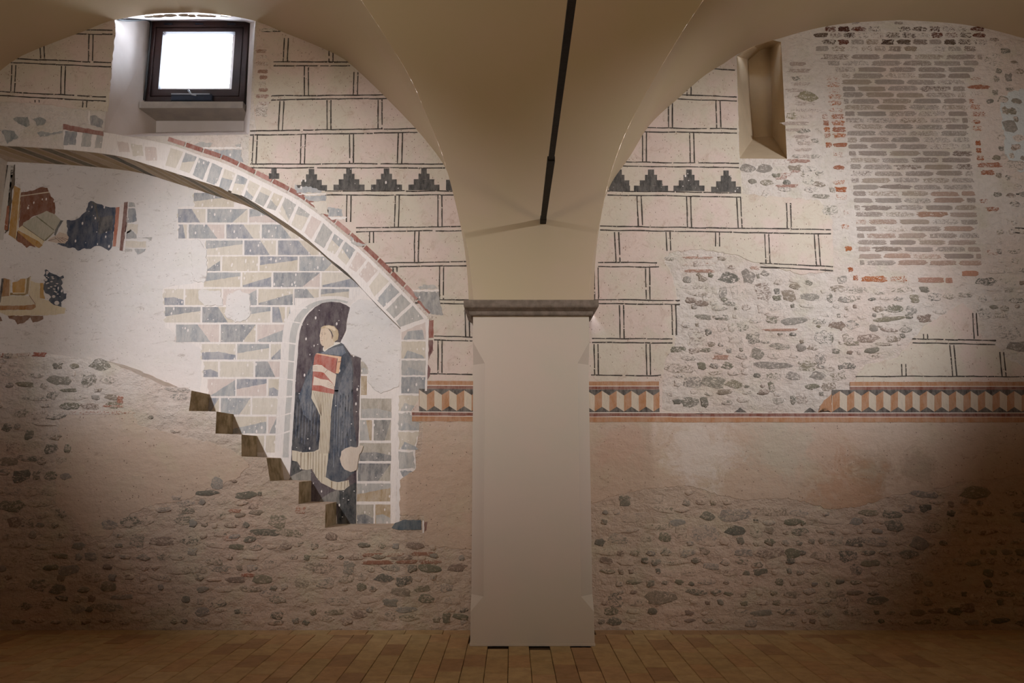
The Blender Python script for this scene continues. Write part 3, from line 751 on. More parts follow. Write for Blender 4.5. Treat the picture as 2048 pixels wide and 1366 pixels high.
# ---------------------------------------------------------------- painted arch (voussoirs), front plane
BLU = rgb(138, 141, 142); BLU2 = rgb(112, 117, 122); GRY = rgb(156, 152, 145); TAN = rgb(206, 192, 172); OCH = rgb(198, 182, 158); PNK = rgb(206, 184, 172)
NAVY = rgb(52, 60, 74); WASH = rgb(232, 220, 210); BRED = rgb(138, 72, 58)
arch = empty('painted_arch', W(800, 656, -0.002), 'painted arch of pale blue and ochre voussoirs with a red outer line over the recess', 'wall painting')
P = Paint(-0.001, M_p)
inn = [p for p in C_in if p[0] >= 124]
P.poly(arch_out + [(852, 640), (801, 656)] + inn[::-1][1:], WASH, 0); P.build('white_ground', arch)
def arc_pts(curve, n): return [tuple(p) for p in resample([Vector(p) for p in curve], n)]
def cut(curve, x):
    for a, b in zip(curve, curve[1:]):
        if a[0] <= x <= b[0]: return (x, a[1] + (b[1] - a[1]) * (x - a[0]) / max(1e-6, b[0] - a[0]))
    return curve[-1]
J = [((423, 322), (409, 362)), ((448, 334), (435, 372)), ((474, 345), (459, 385)), ((498, 357), (485, 392)), ((523, 370), (506, 402)), ((547, 382), (530, 415)), ((569, 391), (554, 422)), ((596, 408), (579, 448)), ((623, 428), (606, 463)), ((646, 441), (625, 481)), ((668, 464), (651, 499)), ((690, 480), (672, 510)), ((714, 499), (695, 533)), ((736, 519), (715, 546)), ((759, 541), (736, 569)), ((782, 562), (751, 597)), ((803, 584), (769, 617)), ((826, 606), (791, 640)), ((853, 639), (801, 656))]
J = [((340, 292), (327, 330)), ((370, 302), (355, 338)), ((397, 312), (382, 348))] + J
for k, ((a, b), (c, d)) in enumerate(zip(J, J[1:])):
    def lp2(p, q_, t): return (p[0] + (q_[0] - p[0]) * t, p[1] + (q_[1] - p[1]) * t)
    g = 0.13
    A_, B_, C__, D_ = lp2(a, c, g * .6), lp2(c, a, g * .6), lp2(d, b, g), lp2(b, d, g)
    A_, B_ = lp2(A_, D_, .07), lp2(B_, C__, .07)
    P = Paint(-0.001, M_pc)
    base = R.choice((BLU, TAN, GRY, BLU, PNK, OCH)); oth = TAN if base in (BLU, GRY) else R.choice((BLU, GRY))
    P.poly([A_, B_, C__, D_], base, 1, .5, 6)
    if R.random() < .75: P.poly([lp2(A_, D_, R.uniform(.3, .6)), lp2(B_, C__, R.uniform(.2, .9)), C__, D_], oth, 2, .4, 6)
    P.build('painted_voussoir', arch)
for (x0_, x1_, s_, c) in ((130, 154, -3, BLU2), (165, 184, -3, GRY), (194, 208, -5, GRY), (234, 256, 4, PNK), (262, 284, 3, TAN), (290, 312, 2, PNK)):
    P = Paint(-0.001, M_pc); yo = 262 if x1_ < 210 else 288
    if x1_ > 210: yo = cut(arch_out, x0_)[1] + 14
    yi = cut(C_in, (x0_ + x1_) / 2)[1] - 10
    if x1_ > 210: yi = max(yi, yo + 8)
    P.poly([(x0_, yo), (x1_, yo + 2), (x1_ + s_, yi), (x0_ + s_, yi)], c, 1, 1.0, 5); P.build('painted_voussoir', arch)
ext = smooth([(p[0] + 2, p[1] - 4) for p in [(333, 286), (400, 308), (451, 326), (518, 358), (585, 392), (618, 413), (646, 434), (715, 492), (785, 559), (858, 634)]], 5)
n = 17; pts = resample([Vector(p) for p in ext], n * 4 + 1)
for i in range(n):
    seg = pts[i * 4:i * 4 + 5]; seg[-1] = seg[-1].lerp(seg[-2], .35)
    top = []
    for a, b in zip(seg, seg[1:] + [seg[-1] + (seg[-1] - seg[-2])]):
        t = (b - a).normalized(); top.append((a.x + t.y * 9, a.y - t.x * 9))
    P = Paint(-0.0052, M_p); P.poly([tuple(p) for p in seg] + top[::-1], BRED if i % 5 else rgb(170, 120, 108), 1, .6, 5); P.build('red_brick_stroke', arch)
P = Paint(-0.0052, M_p)
for a, b in (((126, 248), (206, 263)),): P.poly([a, b, (207, 272), (126, 259)], rgb(140, 84, 72), 1, .8)
P.poly([(857, 642), (867, 640), (867, 676), (857, 676)], BRED, 1, .6); P.poly([(857, 680), (866, 680), (865, 704), (860, 712), (857, 722)], rgb(98, 48, 48), 1, 1)
P.poly([(855, 728), (861, 738), (860, 752), (855, 760)], rgb(110, 58, 58), 1, 1); P.build('red_edge_line', arch)
P = Paint(-0.0052, M_p); P.strip((856, 638), (852, 782), 4, WASH, 2, .3); P.build('white_edge_line', arch)
# painted blocks of the right jamb
jy = [656, 681, 719, 752, 789, 824, 862, 901, 939]
rx = [853, 853, 853, 853, 852, 838, 840, 828, 832]
jb = empty('painted_jamb', W(826, 1055, 0), 'column of painted grey and ochre blocks down the right jamb of the recess', 'wall painting')
P = Paint(-0.0005, M_recess); P.poly([(801, 656), (856, 638), (853, 782), (835, 826), (838, 862), (830, 905), (832, 940), (812, 955), (797, 1056), (791, 1056), (797, 850)], WASH, 0, .5)
P.mat = M_p; P.build('white_ground', jb)
for i in range(8):
    y0_, y1_ = jy[i] + 2, jy[i + 1] - 2; xl = 803 if i < 4 else 797
    P = Paint(-0.001, M_pc); base = (PNK, OCH, GRY, BLU2, OCH, GRY, OCH, GRY)[i]
    yt = y0_ - (0 if i else 0)
    P.poly([(xl, yt + (6 if i == 0 else 0)), (rx[i] - 2, yt - (14 if i == 0 else 0)), (rx[i + 1] - 2, y1_), (xl, y1_)], base, 1, .8 if i < 4 else 2, 6)
    if i % 2 == 0 or i in (1, 5): P.poly([(xl + 4, y1_), (xl + 12, y1_ - 16), (rx[i] - 8, y1_ - 20 if i == 0 else y1_ - 6), (rx[i] - 4, y1_)], BLU if i != 4 else GRY, 2, .8)
    P.build('painted_block', jb)
P = Paint(-0.001, M_pc); P.poly([(800, 942), (831, 942), (826, 958), (815, 966), (804, 950)], BLU2, 1, 1.5); P.build('painted_block', jb)
P = Paint(-0.003, M_pd); P.poly([(783, 1056), (790, 1046), (806, 1040), (842, 1040), (842, 1060), (800, 1060)], rgb(72, 84, 90), 1, .7); P.build('painted_block', jb)
P = Paint(-0.003, M_p); P.poly([(845, 1041), (848, 1041), (848, 1066), (845, 1066)], WASH, 1); P.poly([(849, 1044), (855, 1043), (853, 1060), (849, 1064)], rgb(110, 60, 50), 1, 1); P.build('edge_line', jb)
# blue and grey remnants of brick courses outside the arch
def remnant(label, Y, items, cat='wall painting', mat=M_pc, name='paint_remnant', group='remnants of painted brick courses'):
    P = Paint(Y, mat)
    for c, pts in items: P.poly(pts, c, 1, 1.3, 4)
    o = bpy.data.objects.new(name, None); col.objects.link(o); o.location = W(items[0][1][0][0], items[0][1][0][1], Y)
    P.build('paint_flake', o, True); return tag(o, label, cat, group)
remnant('grey blue painted brick remnants between the window sill and the red arch line', -0.002, [(GRY, [(385, 290), (400, 284), (425, 286), (420, 294), (395, 295)]), (GRY, [(470, 289), (482, 287), (481, 294), (474, 294)]), (BLU, [(410, 299), (483, 300), (482, 312), (487, 324), (470, 324), (440, 314), (415, 306)]), (WASH, [(398, 295), (484, 294), (484, 298), (398, 298.5)])])
remnant('blue painted brick remnants just outside the red arch line beside the second merlon', -0.0058, [(BLU, [(590, 368), (596, 376), (612, 372), (630, 376), (648, 385), (594, 386), (590, 378)]), (WASH, [(597, 387), (652, 386), (652, 390), (597, 390)]), (BLU, [(607, 392), (652, 391), (651, 402), (618, 402)]), (TAN, [(620, 404), (652, 403), (658, 430), (640, 428)]), (BLU, [(656, 414), (684, 419), (686, 432), (656, 433)]), (WASH, [(654, 434), (694, 434), (690, 439), (662, 439)]), (GRY, [(700, 470), (712, 485), (735, 489), (722, 494), (702, 486)])])
remnant('large slate blue painted block at the foot of the red arch line', -0.0058, [(rgb(110, 112, 112), [(826, 584), (877, 583), (879, 600), (887, 630), (862, 628), (846, 610)]), (WASH, [(824, 579), (878, 579), (878, 583), (826, 583)]), (GRY, [(836, 575), (848, 569), (870, 571), (875, 577), (840, 578)])])
remnant('four torn grey green paint flakes on bare plaster at the upper left', -0.002, [(rgb(96, 104, 100), [(26, 238), (34, 233), (55, 234), (60, 250), (52, 254), (38, 247)]), (rgb(96, 104, 100), [(63, 238), (80, 234), (92, 240), (88, 249), (74, 252), (72, 244)]), (rgb(92, 104, 104), [(3, 262), (8, 259), (28, 262), (37, 275), (26, 279), (15, 288), (8, 270)]), (rgb(110, 116, 114), [(74, 265), (82, 262), (100, 266), (124, 262), (125, 266), (100, 270), (80, 274)])])
remnant('dark blue grey painted patch left of the window foot above the arch', -0.002, [(rgb(110, 112, 114), [(180, 232), (188, 230), (206, 240), (204, 256), (182, 250)]), (WASH, [(177, 222), (180, 222), (180, 248), (177, 248)])])

# ---------------------------------------------------------------- soffit of the arch: painted slanting bands
ins = resample([W(p[0], p[1], 0) for p in C_in], 121)
sof = empty('painted_soffit', ins[60], 'shaded underside of the arch painted with slanting ochre and grey bands', 'wall painting')
for i in range(2, 116, 4):
    V = []; f = []
    for s_ in range(7):
        u = s_ / 6; k0 = i + 6 * u - 3; 
        for kk in (k0, k0 + 3.1):
            kk = max(0, min(119.99, kk)); j = int(kk); p = ins[j].lerp(ins[j + 1], kk - j); t = (ins[j + 1] - ins[j]).normalized()
            nrm = Vector((-t.z, 0, t.x)); nrm = -nrm if nrm.z > 0 else nrm
            V.append(p + nrm * 0.0015 + Vector((0, 0.01 + u * (RD - 0.02), 0)))
    f = [(2 * a, 2 * a + 1, 2 * a + 3, 2 * a + 2) for a in range(6)]
    me = bpy.data.meshes.new('soffit_band'); me.from_pydata([tuple(v) for v in V], [], f)
    ca = me.color_attributes.new('Col', 'FLOAT_COLOR', 'CORNER'); c = R.choice((rgb(120, 116, 100), rgb(178, 156, 120), rgb(160, 138, 104), rgb(196, 178, 150), rgb(92, 94, 86)))
    for d in ca.data: d.color = c
    link_mesh('soffit_band', me, M_p, sof)

# ---------------------------------------------------------------- inside the recess (plane Y = RD)
YR = RD - 0.001
bw = empty('painted_brickwork', W(600, 870, YR), 'fresco of two tone blue and ochre bricks with white joints filling the recess', 'wall painting')
rows = [(386, 414, 388, 470, []), (418, 445, 356, 640, [413, 497, 575]), (449, 477, 357, 680, [376, 451, 522, 600]), (481, 510, 412, 700, [487, 554, 640]), (513, 542, 414, 740, [443, 518, 597, 680]),
        (545, 574, 410, 780, [483, 545, 642, 720]), (578, 610, 328, 590, [369, 445, 515, 588]), (578, 596, 590, 700, [640]), (614, 645, 330, 582, [403, 470, 543, 572]), (649, 684, 352, 570, [440, 513]),
        (688, 719, 403, 564, [473, 540]), (723, 754, 406, 562, [438, 509]), (758, 792, 415, 560, [472, 535]), (796, 829, 384, 557, [440, 503]), (833, 867, 440, 555, [535]), (871, 905, 490, 553, [530]),
        (698, 719, 700, 728, []), (723, 748, 722, 738, []), (752, 790, 722, 736, []), (797, 836, 722, 785, []), (840, 881, 720, 784, [746]), (886, 922, 719, 784, []), (927, 962, 716, 783, []), (967, 1003, 714, 783, []), (1009, 1048, 713, 783, [749])]
P = Paint(YR, M_p)
P.poly([(388, 380), (500, 380), (830, 600), (830, 660), (800, 1060), (700, 1060), (553, 960), (400, 840), (404, 700), (330, 655), (325, 578), (410, 560), (410, 480), (355, 478), (355, 414), (388, 412)], WASH, 0, 2, 8)
P.build('white_ground', bw)
skip = [(395, 445, 578, 612), (452, 500, 590, 650), (420, 475, 614, 640)]
RB = random.Random(5)
for r_, (y0_, y1_, xa, xb, js) in enumerate(rows):
    xs = [xa] + js + [xb]
    for k in range(len(xs) - 1):
        a, b = xs[k] + (1.8 if k else 0), xs[k + 1] - 1.8
        if r_ > 16: warm = 1
        else: warm = 0
        P = Paint(YR, M_pc); lean = -0.02 * (y1_ - y0_)
        tan_ = RB.choice((TAN, TAN, OCH, PNK)) if not warm else RB.choice((rgb(168, 146, 112), rgb(160, 130, 84), rgb(150, 138, 118)))
        blu_ = RB.choice((BLU, BLU, BLU2, rgb(118, 122, 132))) if not warm else RB.choice((rgb(88, 88, 84), rgb(72, 76, 80), GRY))
        amp = 0.5
        q0, q1, q2, q3 = (a, y0_), (b, y0_), (b + lean, y1_), (a + lean, y1_)
        if k == 0 and xa < 420:
            left = rag([(a + lean, y1_), (a, y0_)], 3.5, 5, False); P.poly([q1, q2] + left, tan_, 1)
        else: P.poly([q0, q1, q2, q3], tan_, 1, .4, 8)
        w_, h_ = b - a, y1_ - y0_; ty = RB.randrange(7)
        if r_ < 4: ty = RB.choice((1, 3, 5))
        if ty == 0: P.poly([(a + 1, y1_ - h_ * .12), (b - 1, y0_ + h_ * .3), (b - 1, y1_), (a + 1, y1_)], blu_, 2, .4, 6)
        elif ty == 1: P.poly([(a, y0_), (a + w_ * .5, y0_), (a + w_ * .8, y1_), (a, y1_)], blu_, 2, .4, 6)
        elif ty == 2: P.poly([(a + 1, y0_ + h_ * .55), (a + w_ * .5, y0_ + h_ * .5), (b, y0_ + h_ * .7), (b, y1_), (a + 1, y1_)], blu_, 2, .5, 6)
        elif ty == 3: P.poly([(a, y0_), (b, y0_), (a + w_ * .62, y1_), (a, y1_)], blu_, 2, .4, 6)
        elif ty == 4: P.poly([(a + w_ * .1, y1_), (b, y0_ + 2), (b, y1_)], blu_, 2, .5, 6)
        elif ty == 5: P.poly([(a, y0_), (b, y0_), (b, y0_ + h_ * .25), (a, y0_ + h_ * .6)], blu_, 2, .5, 6)
        P.build('painted_brick', bw)
# bare white repairs over the brickwork
def patch(pts, amp=2.0): return slab('plaster_repair', pts, RD - 0.0022, 0.004, M_recess, wall, amp, 5)
patch([(702, 612), (716, 600), (737, 600), (757, 606), (806, 657), (806, 718), (797, 772), (762, 786), (752, 781), (735, 762), (739, 746), (733, 730), (722, 716), (702, 708), (694, 693), (681, 685), (694, 665), (695, 645), (698, 625)], 1.2)
patch([(455, 590), (480, 580), (499, 592), (501, 625), (492, 640), (470, 645), (450, 630)], 2)
patch([(398, 580), (440, 582), (446, 610), (410, 612), (398, 600)], 2)
patch([(382, 482), (395, 478), (412, 500), (414, 540), (408, 565), (385, 560)], 2)

# ---- the painted niche with the monk
niche = empty('painted_niche', W(650, 1046, YR), 'painted round arched niche with pale moulded frame and dark purple ground behind the monk', 'wall painting')
M1 = lambda pts: fr(560, 590, 6.829, pts)
M2 = lambda pts: fr(560, 780, 4.879, pts)
P = Paint(YR - .0012, M_p)
outr = smooth([(705, 600), (690, 594), (665, 592), (638, 594), (611, 602), (589, 617), (574, 637), (566, 663), (562, 718), (557, 778), (552, 850), (549, 915)], 3)
P.poly(outr + [(570, 980), (600, 980), (610, 700), (650, 620), (700, 610)], rgb(226, 214, 204), 1, .3); P.build('niche_frame', niche)
P = Paint(YR - .0012, M_p)
o1 = smooth([(696, 603), (672, 598), (645, 600), (620, 608), (600, 624), (588, 642), (580, 668), (577, 720), (573, 790), (569, 850), (565, 915)], 3)
o2 = smooth([(694, 607), (672, 603), (648, 606), (628, 614), (611, 630), (600, 648), (593, 672), (588, 720), (584, 790), (580, 850), (577, 915)], 3)
P.poly(o1 + o2[::-1], rgb(186, 180, 172), 2, .2); P.build('grey_moulding', niche)
P = Paint(YR - .0012, M_p)
for (a, b) in (((565, 684), (592, 688)), ((563, 720), (590, 724)), ((560, 757), (588, 760)), ((557, 795), (585, 793)), ((553, 834), (583, 826)), ((551, 871), (580, 862)), ((575, 642), (600, 646)), ((590, 617), (614, 616))): P.strip(a, b, 3, WASH, 3, .3)
P.build('white_joint', niche, True)
PUR = rgb(72, 58, 64)
P = Paint(YR - .0012, M_pd)
up = M1([(955, 170), (900, 135), (820, 100), (700, 92), (580, 110), (480, 165), (400, 240), (340, 320), (295, 420), (265, 530), (250, 680), (240, 850), (220, 1050), (205, 1366)])
dn = M2([(135, 250), (115, 560), (108, 700), (95, 840), (290, 900), (270, 1110), (540, 1120), (560, 1305), (740, 1305), (745, 1000), (745, 700), (765, 500), (775, 100)])
rt = M1([(1095, 1200), (1105, 850), (1050, 845), (970, 820), (915, 740), (840, 640), (850, 590), (900, 480), (915, 330)])
P.poly(up + dn + rt, PUR, 4, .4, 6); P.build('dark_ground', niche)
P = Paint(YR - .0012, M_pd)
P.poly(M2([(575, 990), (745, 900), (740, 1305), (560, 1305)]), rgb(34, 40, 44), 5, .4); P.poly(M2([(110, 690), (160, 700), (215, 785), (105, 845)]), rgb(40, 44, 48), 5, .4)
P.build('black_shadow_paint', niche, True)
P = Paint(YR - .0012, M_p)
P.poly(M2([(80, 890), (105, 845), (215, 785), (298, 770), (303, 900)]), rgb(118, 112, 102), 6, .5); P.poly(M2([(370, 1110), (390, 1070), (500, 995), (578, 975), (582, 1110)]), rgb(98, 94, 88), 6, .5)
P.build('painted_step', niche, True)
P = Paint(YR - .0012, M_p)
P.poly(M2([(745, 562), (785, 540), (812, 545), (800, 590), (772, 630), (762, 690), (745, 780), (690, 800), (630, 775), (600, 735), (583, 670), (600, 600), (640, 570), (690, 550)]), rgb(208, 188, 168), 20, .9); P.build('plaster_loss', niche)

monk = empty('monk_fresco', W(640, 985, YR), 'fresco of a standing tonsured monk in dark cloak and white habit holding a red book', 'painted figure')
CL = rgb(62, 68, 78); CL2 = rgb(92, 100, 112); CLD = rgb(40, 44, 54); HAB = rgb(206, 190, 164); HABD = rgb(140, 118, 92); SKIN = rgb(212, 186, 158); SKD = rgb(160, 122, 100)
YM = YR - .0012
P = Paint(YM, M_pd)
P.poly(M1([(585, 765), (600, 775), (700, 715), (800, 655), (835, 655), (870, 675), (925, 770), (975, 860), (1000, 1000), (995, 1200), (985, 1366), (420, 1366), (330, 1366), (335, 1150), (370, 1060), (440, 950), (470, 820), (520, 780)]), CL, 7, .4)
P.poly(M2([(500, 0), (710, 0), (712, 250), (745, 500), (748, 680), (730, 800), (680, 840), (625, 890), (560, 897), (500, 882), (445, 850), (465, 650), (490, 400)]), CL, 7, .4)
P.poly(M2([(150, 20), (320, 20), (310, 90), (350, 160), (390, 250), (388, 450), (378, 575), (330, 602), (220, 608), (113, 585), (130, 350)]), CLD, 7, .4)
P.build('cloak', monk)
P = Paint(YM, M_p)
for x_ in range(540, 700, 26): P.strip(*M2([(x_, 10 + R.uniform(0, 60)), (x_ - 20, R.uniform(400, 760))]), 1.4, CL2 if x_ % 52 else CLD, 8, .4)
P.poly(M1([(560, 790), (700, 725), (860, 690), (900, 790), (840, 830), (560, 800)]), CL2, 8, .3); P.poly(M1([(350, 1150), (440, 1010), (425, 1366)]) + M2([(312, 95), (340, 190), (300, 300), (230, 240), (180, 60)]), rgb(76, 84, 96), 8, .4)
P.poly(M1([(860, 1070), (960, 900), (985, 1010), (975, 1366)]) + M2([(700, 60), (690, 330), (650, 520), (600, 300), (560, 40)]), rgb(72, 80, 92), 8, .4)
for x_ in range(150, 380, 30): P.strip(*M2([(x_ + 20, 120), (x_, R.uniform(400, 560))]), 1.3, rgb(70, 80, 98), 8, .4)
P.build('cloak_fold', monk, True)
P = Paint(YM, M_p)
P.poly(M2([(312, 0), (520, 0), (522, 40), (500, 200), (490, 420), (470, 650), (445, 850), (500, 885), (560, 900), (630, 888), (672, 878), (678, 935), (625, 978), (540, 975), (480, 945), (400, 905), (355, 850), (310, 770), (260, 780), (215, 775), (170, 700), (120, 688), (118, 588), (220, 608), (330, 602), (378, 578), (390, 450), (393, 250), (350, 160), (305, 80)]), HAB, 9, .4, 6)
P.build('habit', monk)
P = Paint(YM, M_p)
for x_ in range(330, 512, 17): P.strip(*M2([(x_, 20), (max(x_ * .93 + 20, 400), 250)]), 0.9, HABD, 10, .2)
for x_ in range(405, 500, 15): P.strip(*M2([(x_, 250), (x_ - 14, 620)]), 0.9, HABD, 10, .2)
for x_, a_, b_ in ((170, 600, 700), (205, 612, 765), (240, 612, 778), (275, 612, 775), (300, 610, 768), (325, 606, 790), (352, 600, 840), (380, 590, 880), (410, 620, 905), (440, 640, 850), (505, 890, 960), (560, 905, 975), (600, 900, 975), (635, 890, 968), (660, 882, 945)):
    P.strip(*M2([(x_, a_), (x_ - 4, b_)]), 2.2, HABD if x_ % 2 else rgb(168, 148, 120), 10, .3)
P.build('habit_fold', monk, True)
P = Paint(YM, M_p)
P.poly(M1([(555, 480), (548, 520), (540, 560), (546, 580), (545, 610), (553, 660), (572, 690), (600, 700), (590, 740), (605, 768), (660, 730), (740, 690), (752, 640), (715, 600), (705, 540), (690, 500), (650, 450), (600, 440), (565, 455)]), SKIN, 11, .15)
hd_ = P.build('head', monk)
P = Paint(YM, M_p)
P.poly(M1([(556, 468), (562, 440), (600, 420), (670, 410), (740, 425), (790, 480), (803, 540), (790, 610), (740, 640), (715, 600), (728, 560), (705, 500), (670, 462), (620, 448), (570, 462)]), rgb(190, 164, 128), 12, .2); P.build('hair', hd_)
P = Paint(YM, M_p)
P.poly(M1([(600, 436), (670, 418), (735, 436), (770, 480), (735, 490), (690, 462), (640, 446)]), rgb(222, 198, 166), 13, .2); P.build('tonsure', hd_)
P = Paint(YM, M_p)
P.strip(*M1([(560, 520), (582, 516)]), .8, SKD, 13, .1); P.strip(*M1([(600, 518), (632, 522)]), .8, SKD, 13, .1)
P.strip(*M1([(560, 532), (580, 532)]), .7, rgb(90, 66, 54), 13, .1); P.strip(*M1([(600, 534), (626, 536)]), .8, rgb(90, 66, 54), 13, .1)
P.strip(*M1([(582, 535), (560, 592)]), .7, SKD, 13, .1); P.strip(*M1([(556, 598), (576, 600)]), .6, SKD, 13, .1); P.strip(*M1([(556, 622), (586, 626)]), .9, rgb(168, 100, 84), 13, .1)
P.poly(M1([(702, 560), (714, 556), (718, 590), (706, 604)]), SKD, 13); P.build('face_line', hd_, True)
P = Paint(YM, M_p)
P.poly(M1([(735, 652), (770, 642), (822, 648), (824, 662), (740, 692), (660, 735), (610, 775), (586, 758), (586, 722), (600, 704), (600, 740), (612, 752), (650, 726), (740, 678)]), rgb(226, 214, 198), 12, .1); P.build('collar', monk)
P = Paint(YM, M_p)
P.poly(M1([(488, 804), (782, 858), (758, 1075), (738, 1352), (434, 1302), (456, 950), (468, 850)]), rgb(172, 84, 68), 12, .2); bk = P.build('book', monk)
P = Paint(YM, M_p)
P.poly(M1([(488, 804), (510, 795), (838, 842), (828, 920), (802, 1072), (760, 1070), (788, 866)]), rgb(226, 178, 140), 13, .1); P.strip(*M1([(790, 915), (842, 905)]), 1.2, rgb(110, 60, 48), 14, .1)
P.build('book_pages', bk)
for hnd in ([(448, 962), (500, 950), (570, 958), (610, 990), (650, 1020), (770, 1085), (748, 1250), (715, 1200), (640, 1110), (600, 1062), (560, 1050), (446, 1042)], [(465, 1112), (560, 1150), (660, 1162), (742, 1232), (738, 1292), (640, 1265), (560, 1236), (448, 1232)]):
    P = Paint(YM, M_p); P.poly(M1(hnd), rgb(222, 200, 178), 15, .1); h_ = P.build('hand', monk)
    P = Paint(YM, M_p)
    if hnd[0][0] == 448:
        for y_ in (978, 998, 1018): P.strip(*M1([(450, y_), (510, y_ + 4)]), .6, SKD, 16, .1)
        P.strip(*M1([(650, 1020), (610, 1062)]), .8, SKD, 16, .1)
    else:
        for y_ in (1200, 1222, 1245): P.strip(*M1([(640, y_ - 8), (738, y_ + 30)]), .6, SKD, 16, .1)
    P.build('finger_line', h_, True)

# ---- seated reader fragment, left
B1 = lambda pts: fr(0, 360, 6.4, pts)
rd = empty('reader_fresco', W(130, 500, YR), 'fresco fragment of a seated reader, blue cloaked arm and hand on an open book', 'painted figure')
def part(name, c, pts, layer=2, amp=.8, mat=M_pd, parent=rd, seg=4): P = Paint(YR, mat); P.poly(pts, c, layer, amp, seg); return P.build(name, parent)
part('brown_panel', rgb(122, 72, 48), B1([(270, 160), (440, 130), (520, 95), (605, 100), (625, 150), (650, 210), (700, 260), (708, 330), (700, 465), (640, 420), (500, 440), (400, 480), (300, 590), (240, 610), (255, 400)]), 2, 1.0)
P = Paint(YR, M_p); P.strip(*B1([(268, 205), (630, 155)]), 2.0, rgb(206, 186, 160), 3, .2); P.build('white_line', rd, True)
P = Paint(YR, M_p)
P.poly(B1([(180, 70), (262, 110), (262, 330), (225, 640), (210, 770), (110, 700), (135, 480), (160, 250)]), rgb(176, 128, 52), 2, .5); P.build('ochre_border', rd)
P = Paint(YR, M_p); P.poly(B1([(252, 130), (270, 135), (240, 400), (215, 760), (200, 760), (225, 450)]), rgb(214, 198, 170), 3, .3); P.build('white_border', rd)
P = Paint(YR, M_pd); P.poly(B1([(140, -180), (195, -200), (190, 60), (160, 120), (150, 300), (125, 480), (110, 650), (60, 690), (90, 400), (110, 180), (130, 0)]), rgb(70, 54, 38), 1, .5); P.poly(B1([(90, 330), (120, 330), (100, 640), (55, 640)]), rgb(150, 84, 48), 2, .5); P.build('brown_border', rd, True)
P = Paint(YR, M_p); P.poly([(16, 330), (28, 330), (14, 430), (6, 480), (-10, 480), (2, 400)], rgb(196, 186, 172), 1, .4); P.strip((15, 330), (0, 420), 3, rgb(60, 50, 42), 2, .3); P.build('grey_border', rd, True)
bk = part('open_book', rgb(176, 168, 146), B1([(300, 545), (460, 460), (600, 395), (700, 440), (790, 520), (690, 660), (570, 780), (400, 660), (290, 580)]), 3, .3, M_p)
P = Paint(YR, M_p); P.strip(*B1([(465, 465), (690, 640)]), 2.2, rgb(96, 94, 56), 4, .2); P.strip(*B1([(290, 585), (570, 780)]), 1.2, rgb(100, 84, 56), 4, .2); P.strip(*B1([(575, 775), (690, 665)]), 2.4, rgb(110, 106, 70), 4, .2); P.build('book_edge', bk, True)
part('book_cover', rgb(214, 196, 158), B1([(225, 625), (290, 580), (570, 780), (540, 830), (500, 800)]), 3, .3, M_p)
part('gold_edge', rgb(178, 128, 44), B1([(230, 640), (500, 790), (545, 835), (500, 872), (420, 830), (230, 670)]), 4, .3, M_p)
part('brown_panel', rgb(132, 78, 46), B1([(215, 660), (290, 680), (460, 860), (380, 840), (340, 870), (300, 830), (210, 770)]), 3, 1)
sl = part('blue_cloak', rgb(58, 68, 86), B1([(855, 515), (960, 510), (1030, 465), (1100, 400), (1130, 290), (1160, 270), (1280, 310), (1380, 345), (1480, 350), (1475, 480), (1450, 700), (1425, 870), (1390, 905), (1320, 860), (1230, 840), (1160, 885), (1080, 875), (1000, 905), (960, 870), (870, 870), (730, 815), (870, 780)]), 2, 1.2)
P = Paint(YR, M_p); P.poly(B1([(1160, 275), (1230, 300), (1260, 480), (1250, 560), (1210, 330)]), rgb(30, 36, 46), 3, .5); P.poly(B1([(1260, 480), (1450, 450), (1440, 640), (1260, 700)]), rgb(50, 54, 62), 3, 1); P.build('cloak_fold', sl, True)
part('red_stripe', rgb(176, 98, 70), B1([(1485, 350), (1530, 345), (1515, 560), (1480, 850), (1440, 850), (1465, 600)]), 2, .3, M_p)
part('pale_stripe', rgb(222, 206, 196), B1([(1530, 340), (1590, 290), (1560, 600), (1530, 860), (1480, 850), (1515, 560)]), 2, .3, M_p)
part('maroon_stripe', rgb(112, 66, 58), B1([(1590, 285), (1635, 280), (1625, 560), (1572, 908), (1530, 900), (1560, 600)]), 3, .3, M_p)
part('white_stripe', rgb(228, 216, 208), B1([(1635, 340), (1645, 340), (1600, 905), (1572, 905)]), 3, .2, M_p)
for c, pts in ((GRY, [(1650, 285), (1720, 290), (1730, 345), (1645, 345)]), (BLU2, [(1640, 362), (1728, 365), (1750, 520), (1690, 545), (1630, 548)]), (TAN, [(1630, 565), (1765, 565), (1750, 700), (1700, 640), (1620, 690)]), (BLU2, [(1625, 660), (1670, 630), (1745, 700), (1750, 745), (1610, 750)]), (GRY, [(1730, 740), (1945, 730), (1935, 780), (1890, 752)]), (TAN, [(1605, 780), (1870, 785), (1870, 860), (1600, 870)]), (BLU, [(1720, 885), (1870, 880), (1850, 915), (1760, 955)]), (GRY, [(1600, 880), (1690, 885), (1680, 915), (1600, 915)])):
    part('painted_brick', c, B1(pts), 2, .8, M_pc)
part('sleeve', rgb(222, 212, 196), B1([(810, 515), (852, 515), (850, 690), (780, 690), (760, 660)]), 4, .3, M_p)
part('dark_cuff', rgb(74, 78, 76), B1([(775, 515), (812, 518), (745, 620), (710, 715), (692, 700), (705, 640)]), 4, .3, M_p)
hn = part('hand', rgb(206, 182, 160), B1([(710, 715), (760, 665), (850, 690), (880, 730), (870, 770), (830, 815), (700, 800), (610, 780), (640, 745)]), 5, .3, M_p)
P = Paint(YR, M_p)
for k in range(4): P.strip(*B1([(700 + 30 * k, 735), (780 + 30 * k, 800 - 12 * k)]), 1.0, rgb(110, 74, 60), 6, .2)
P.strip(*B1([(620, 775), (720, 750)]), 1, rgb(110, 74, 60), 6, .2); P.build('finger_line', hn, True)

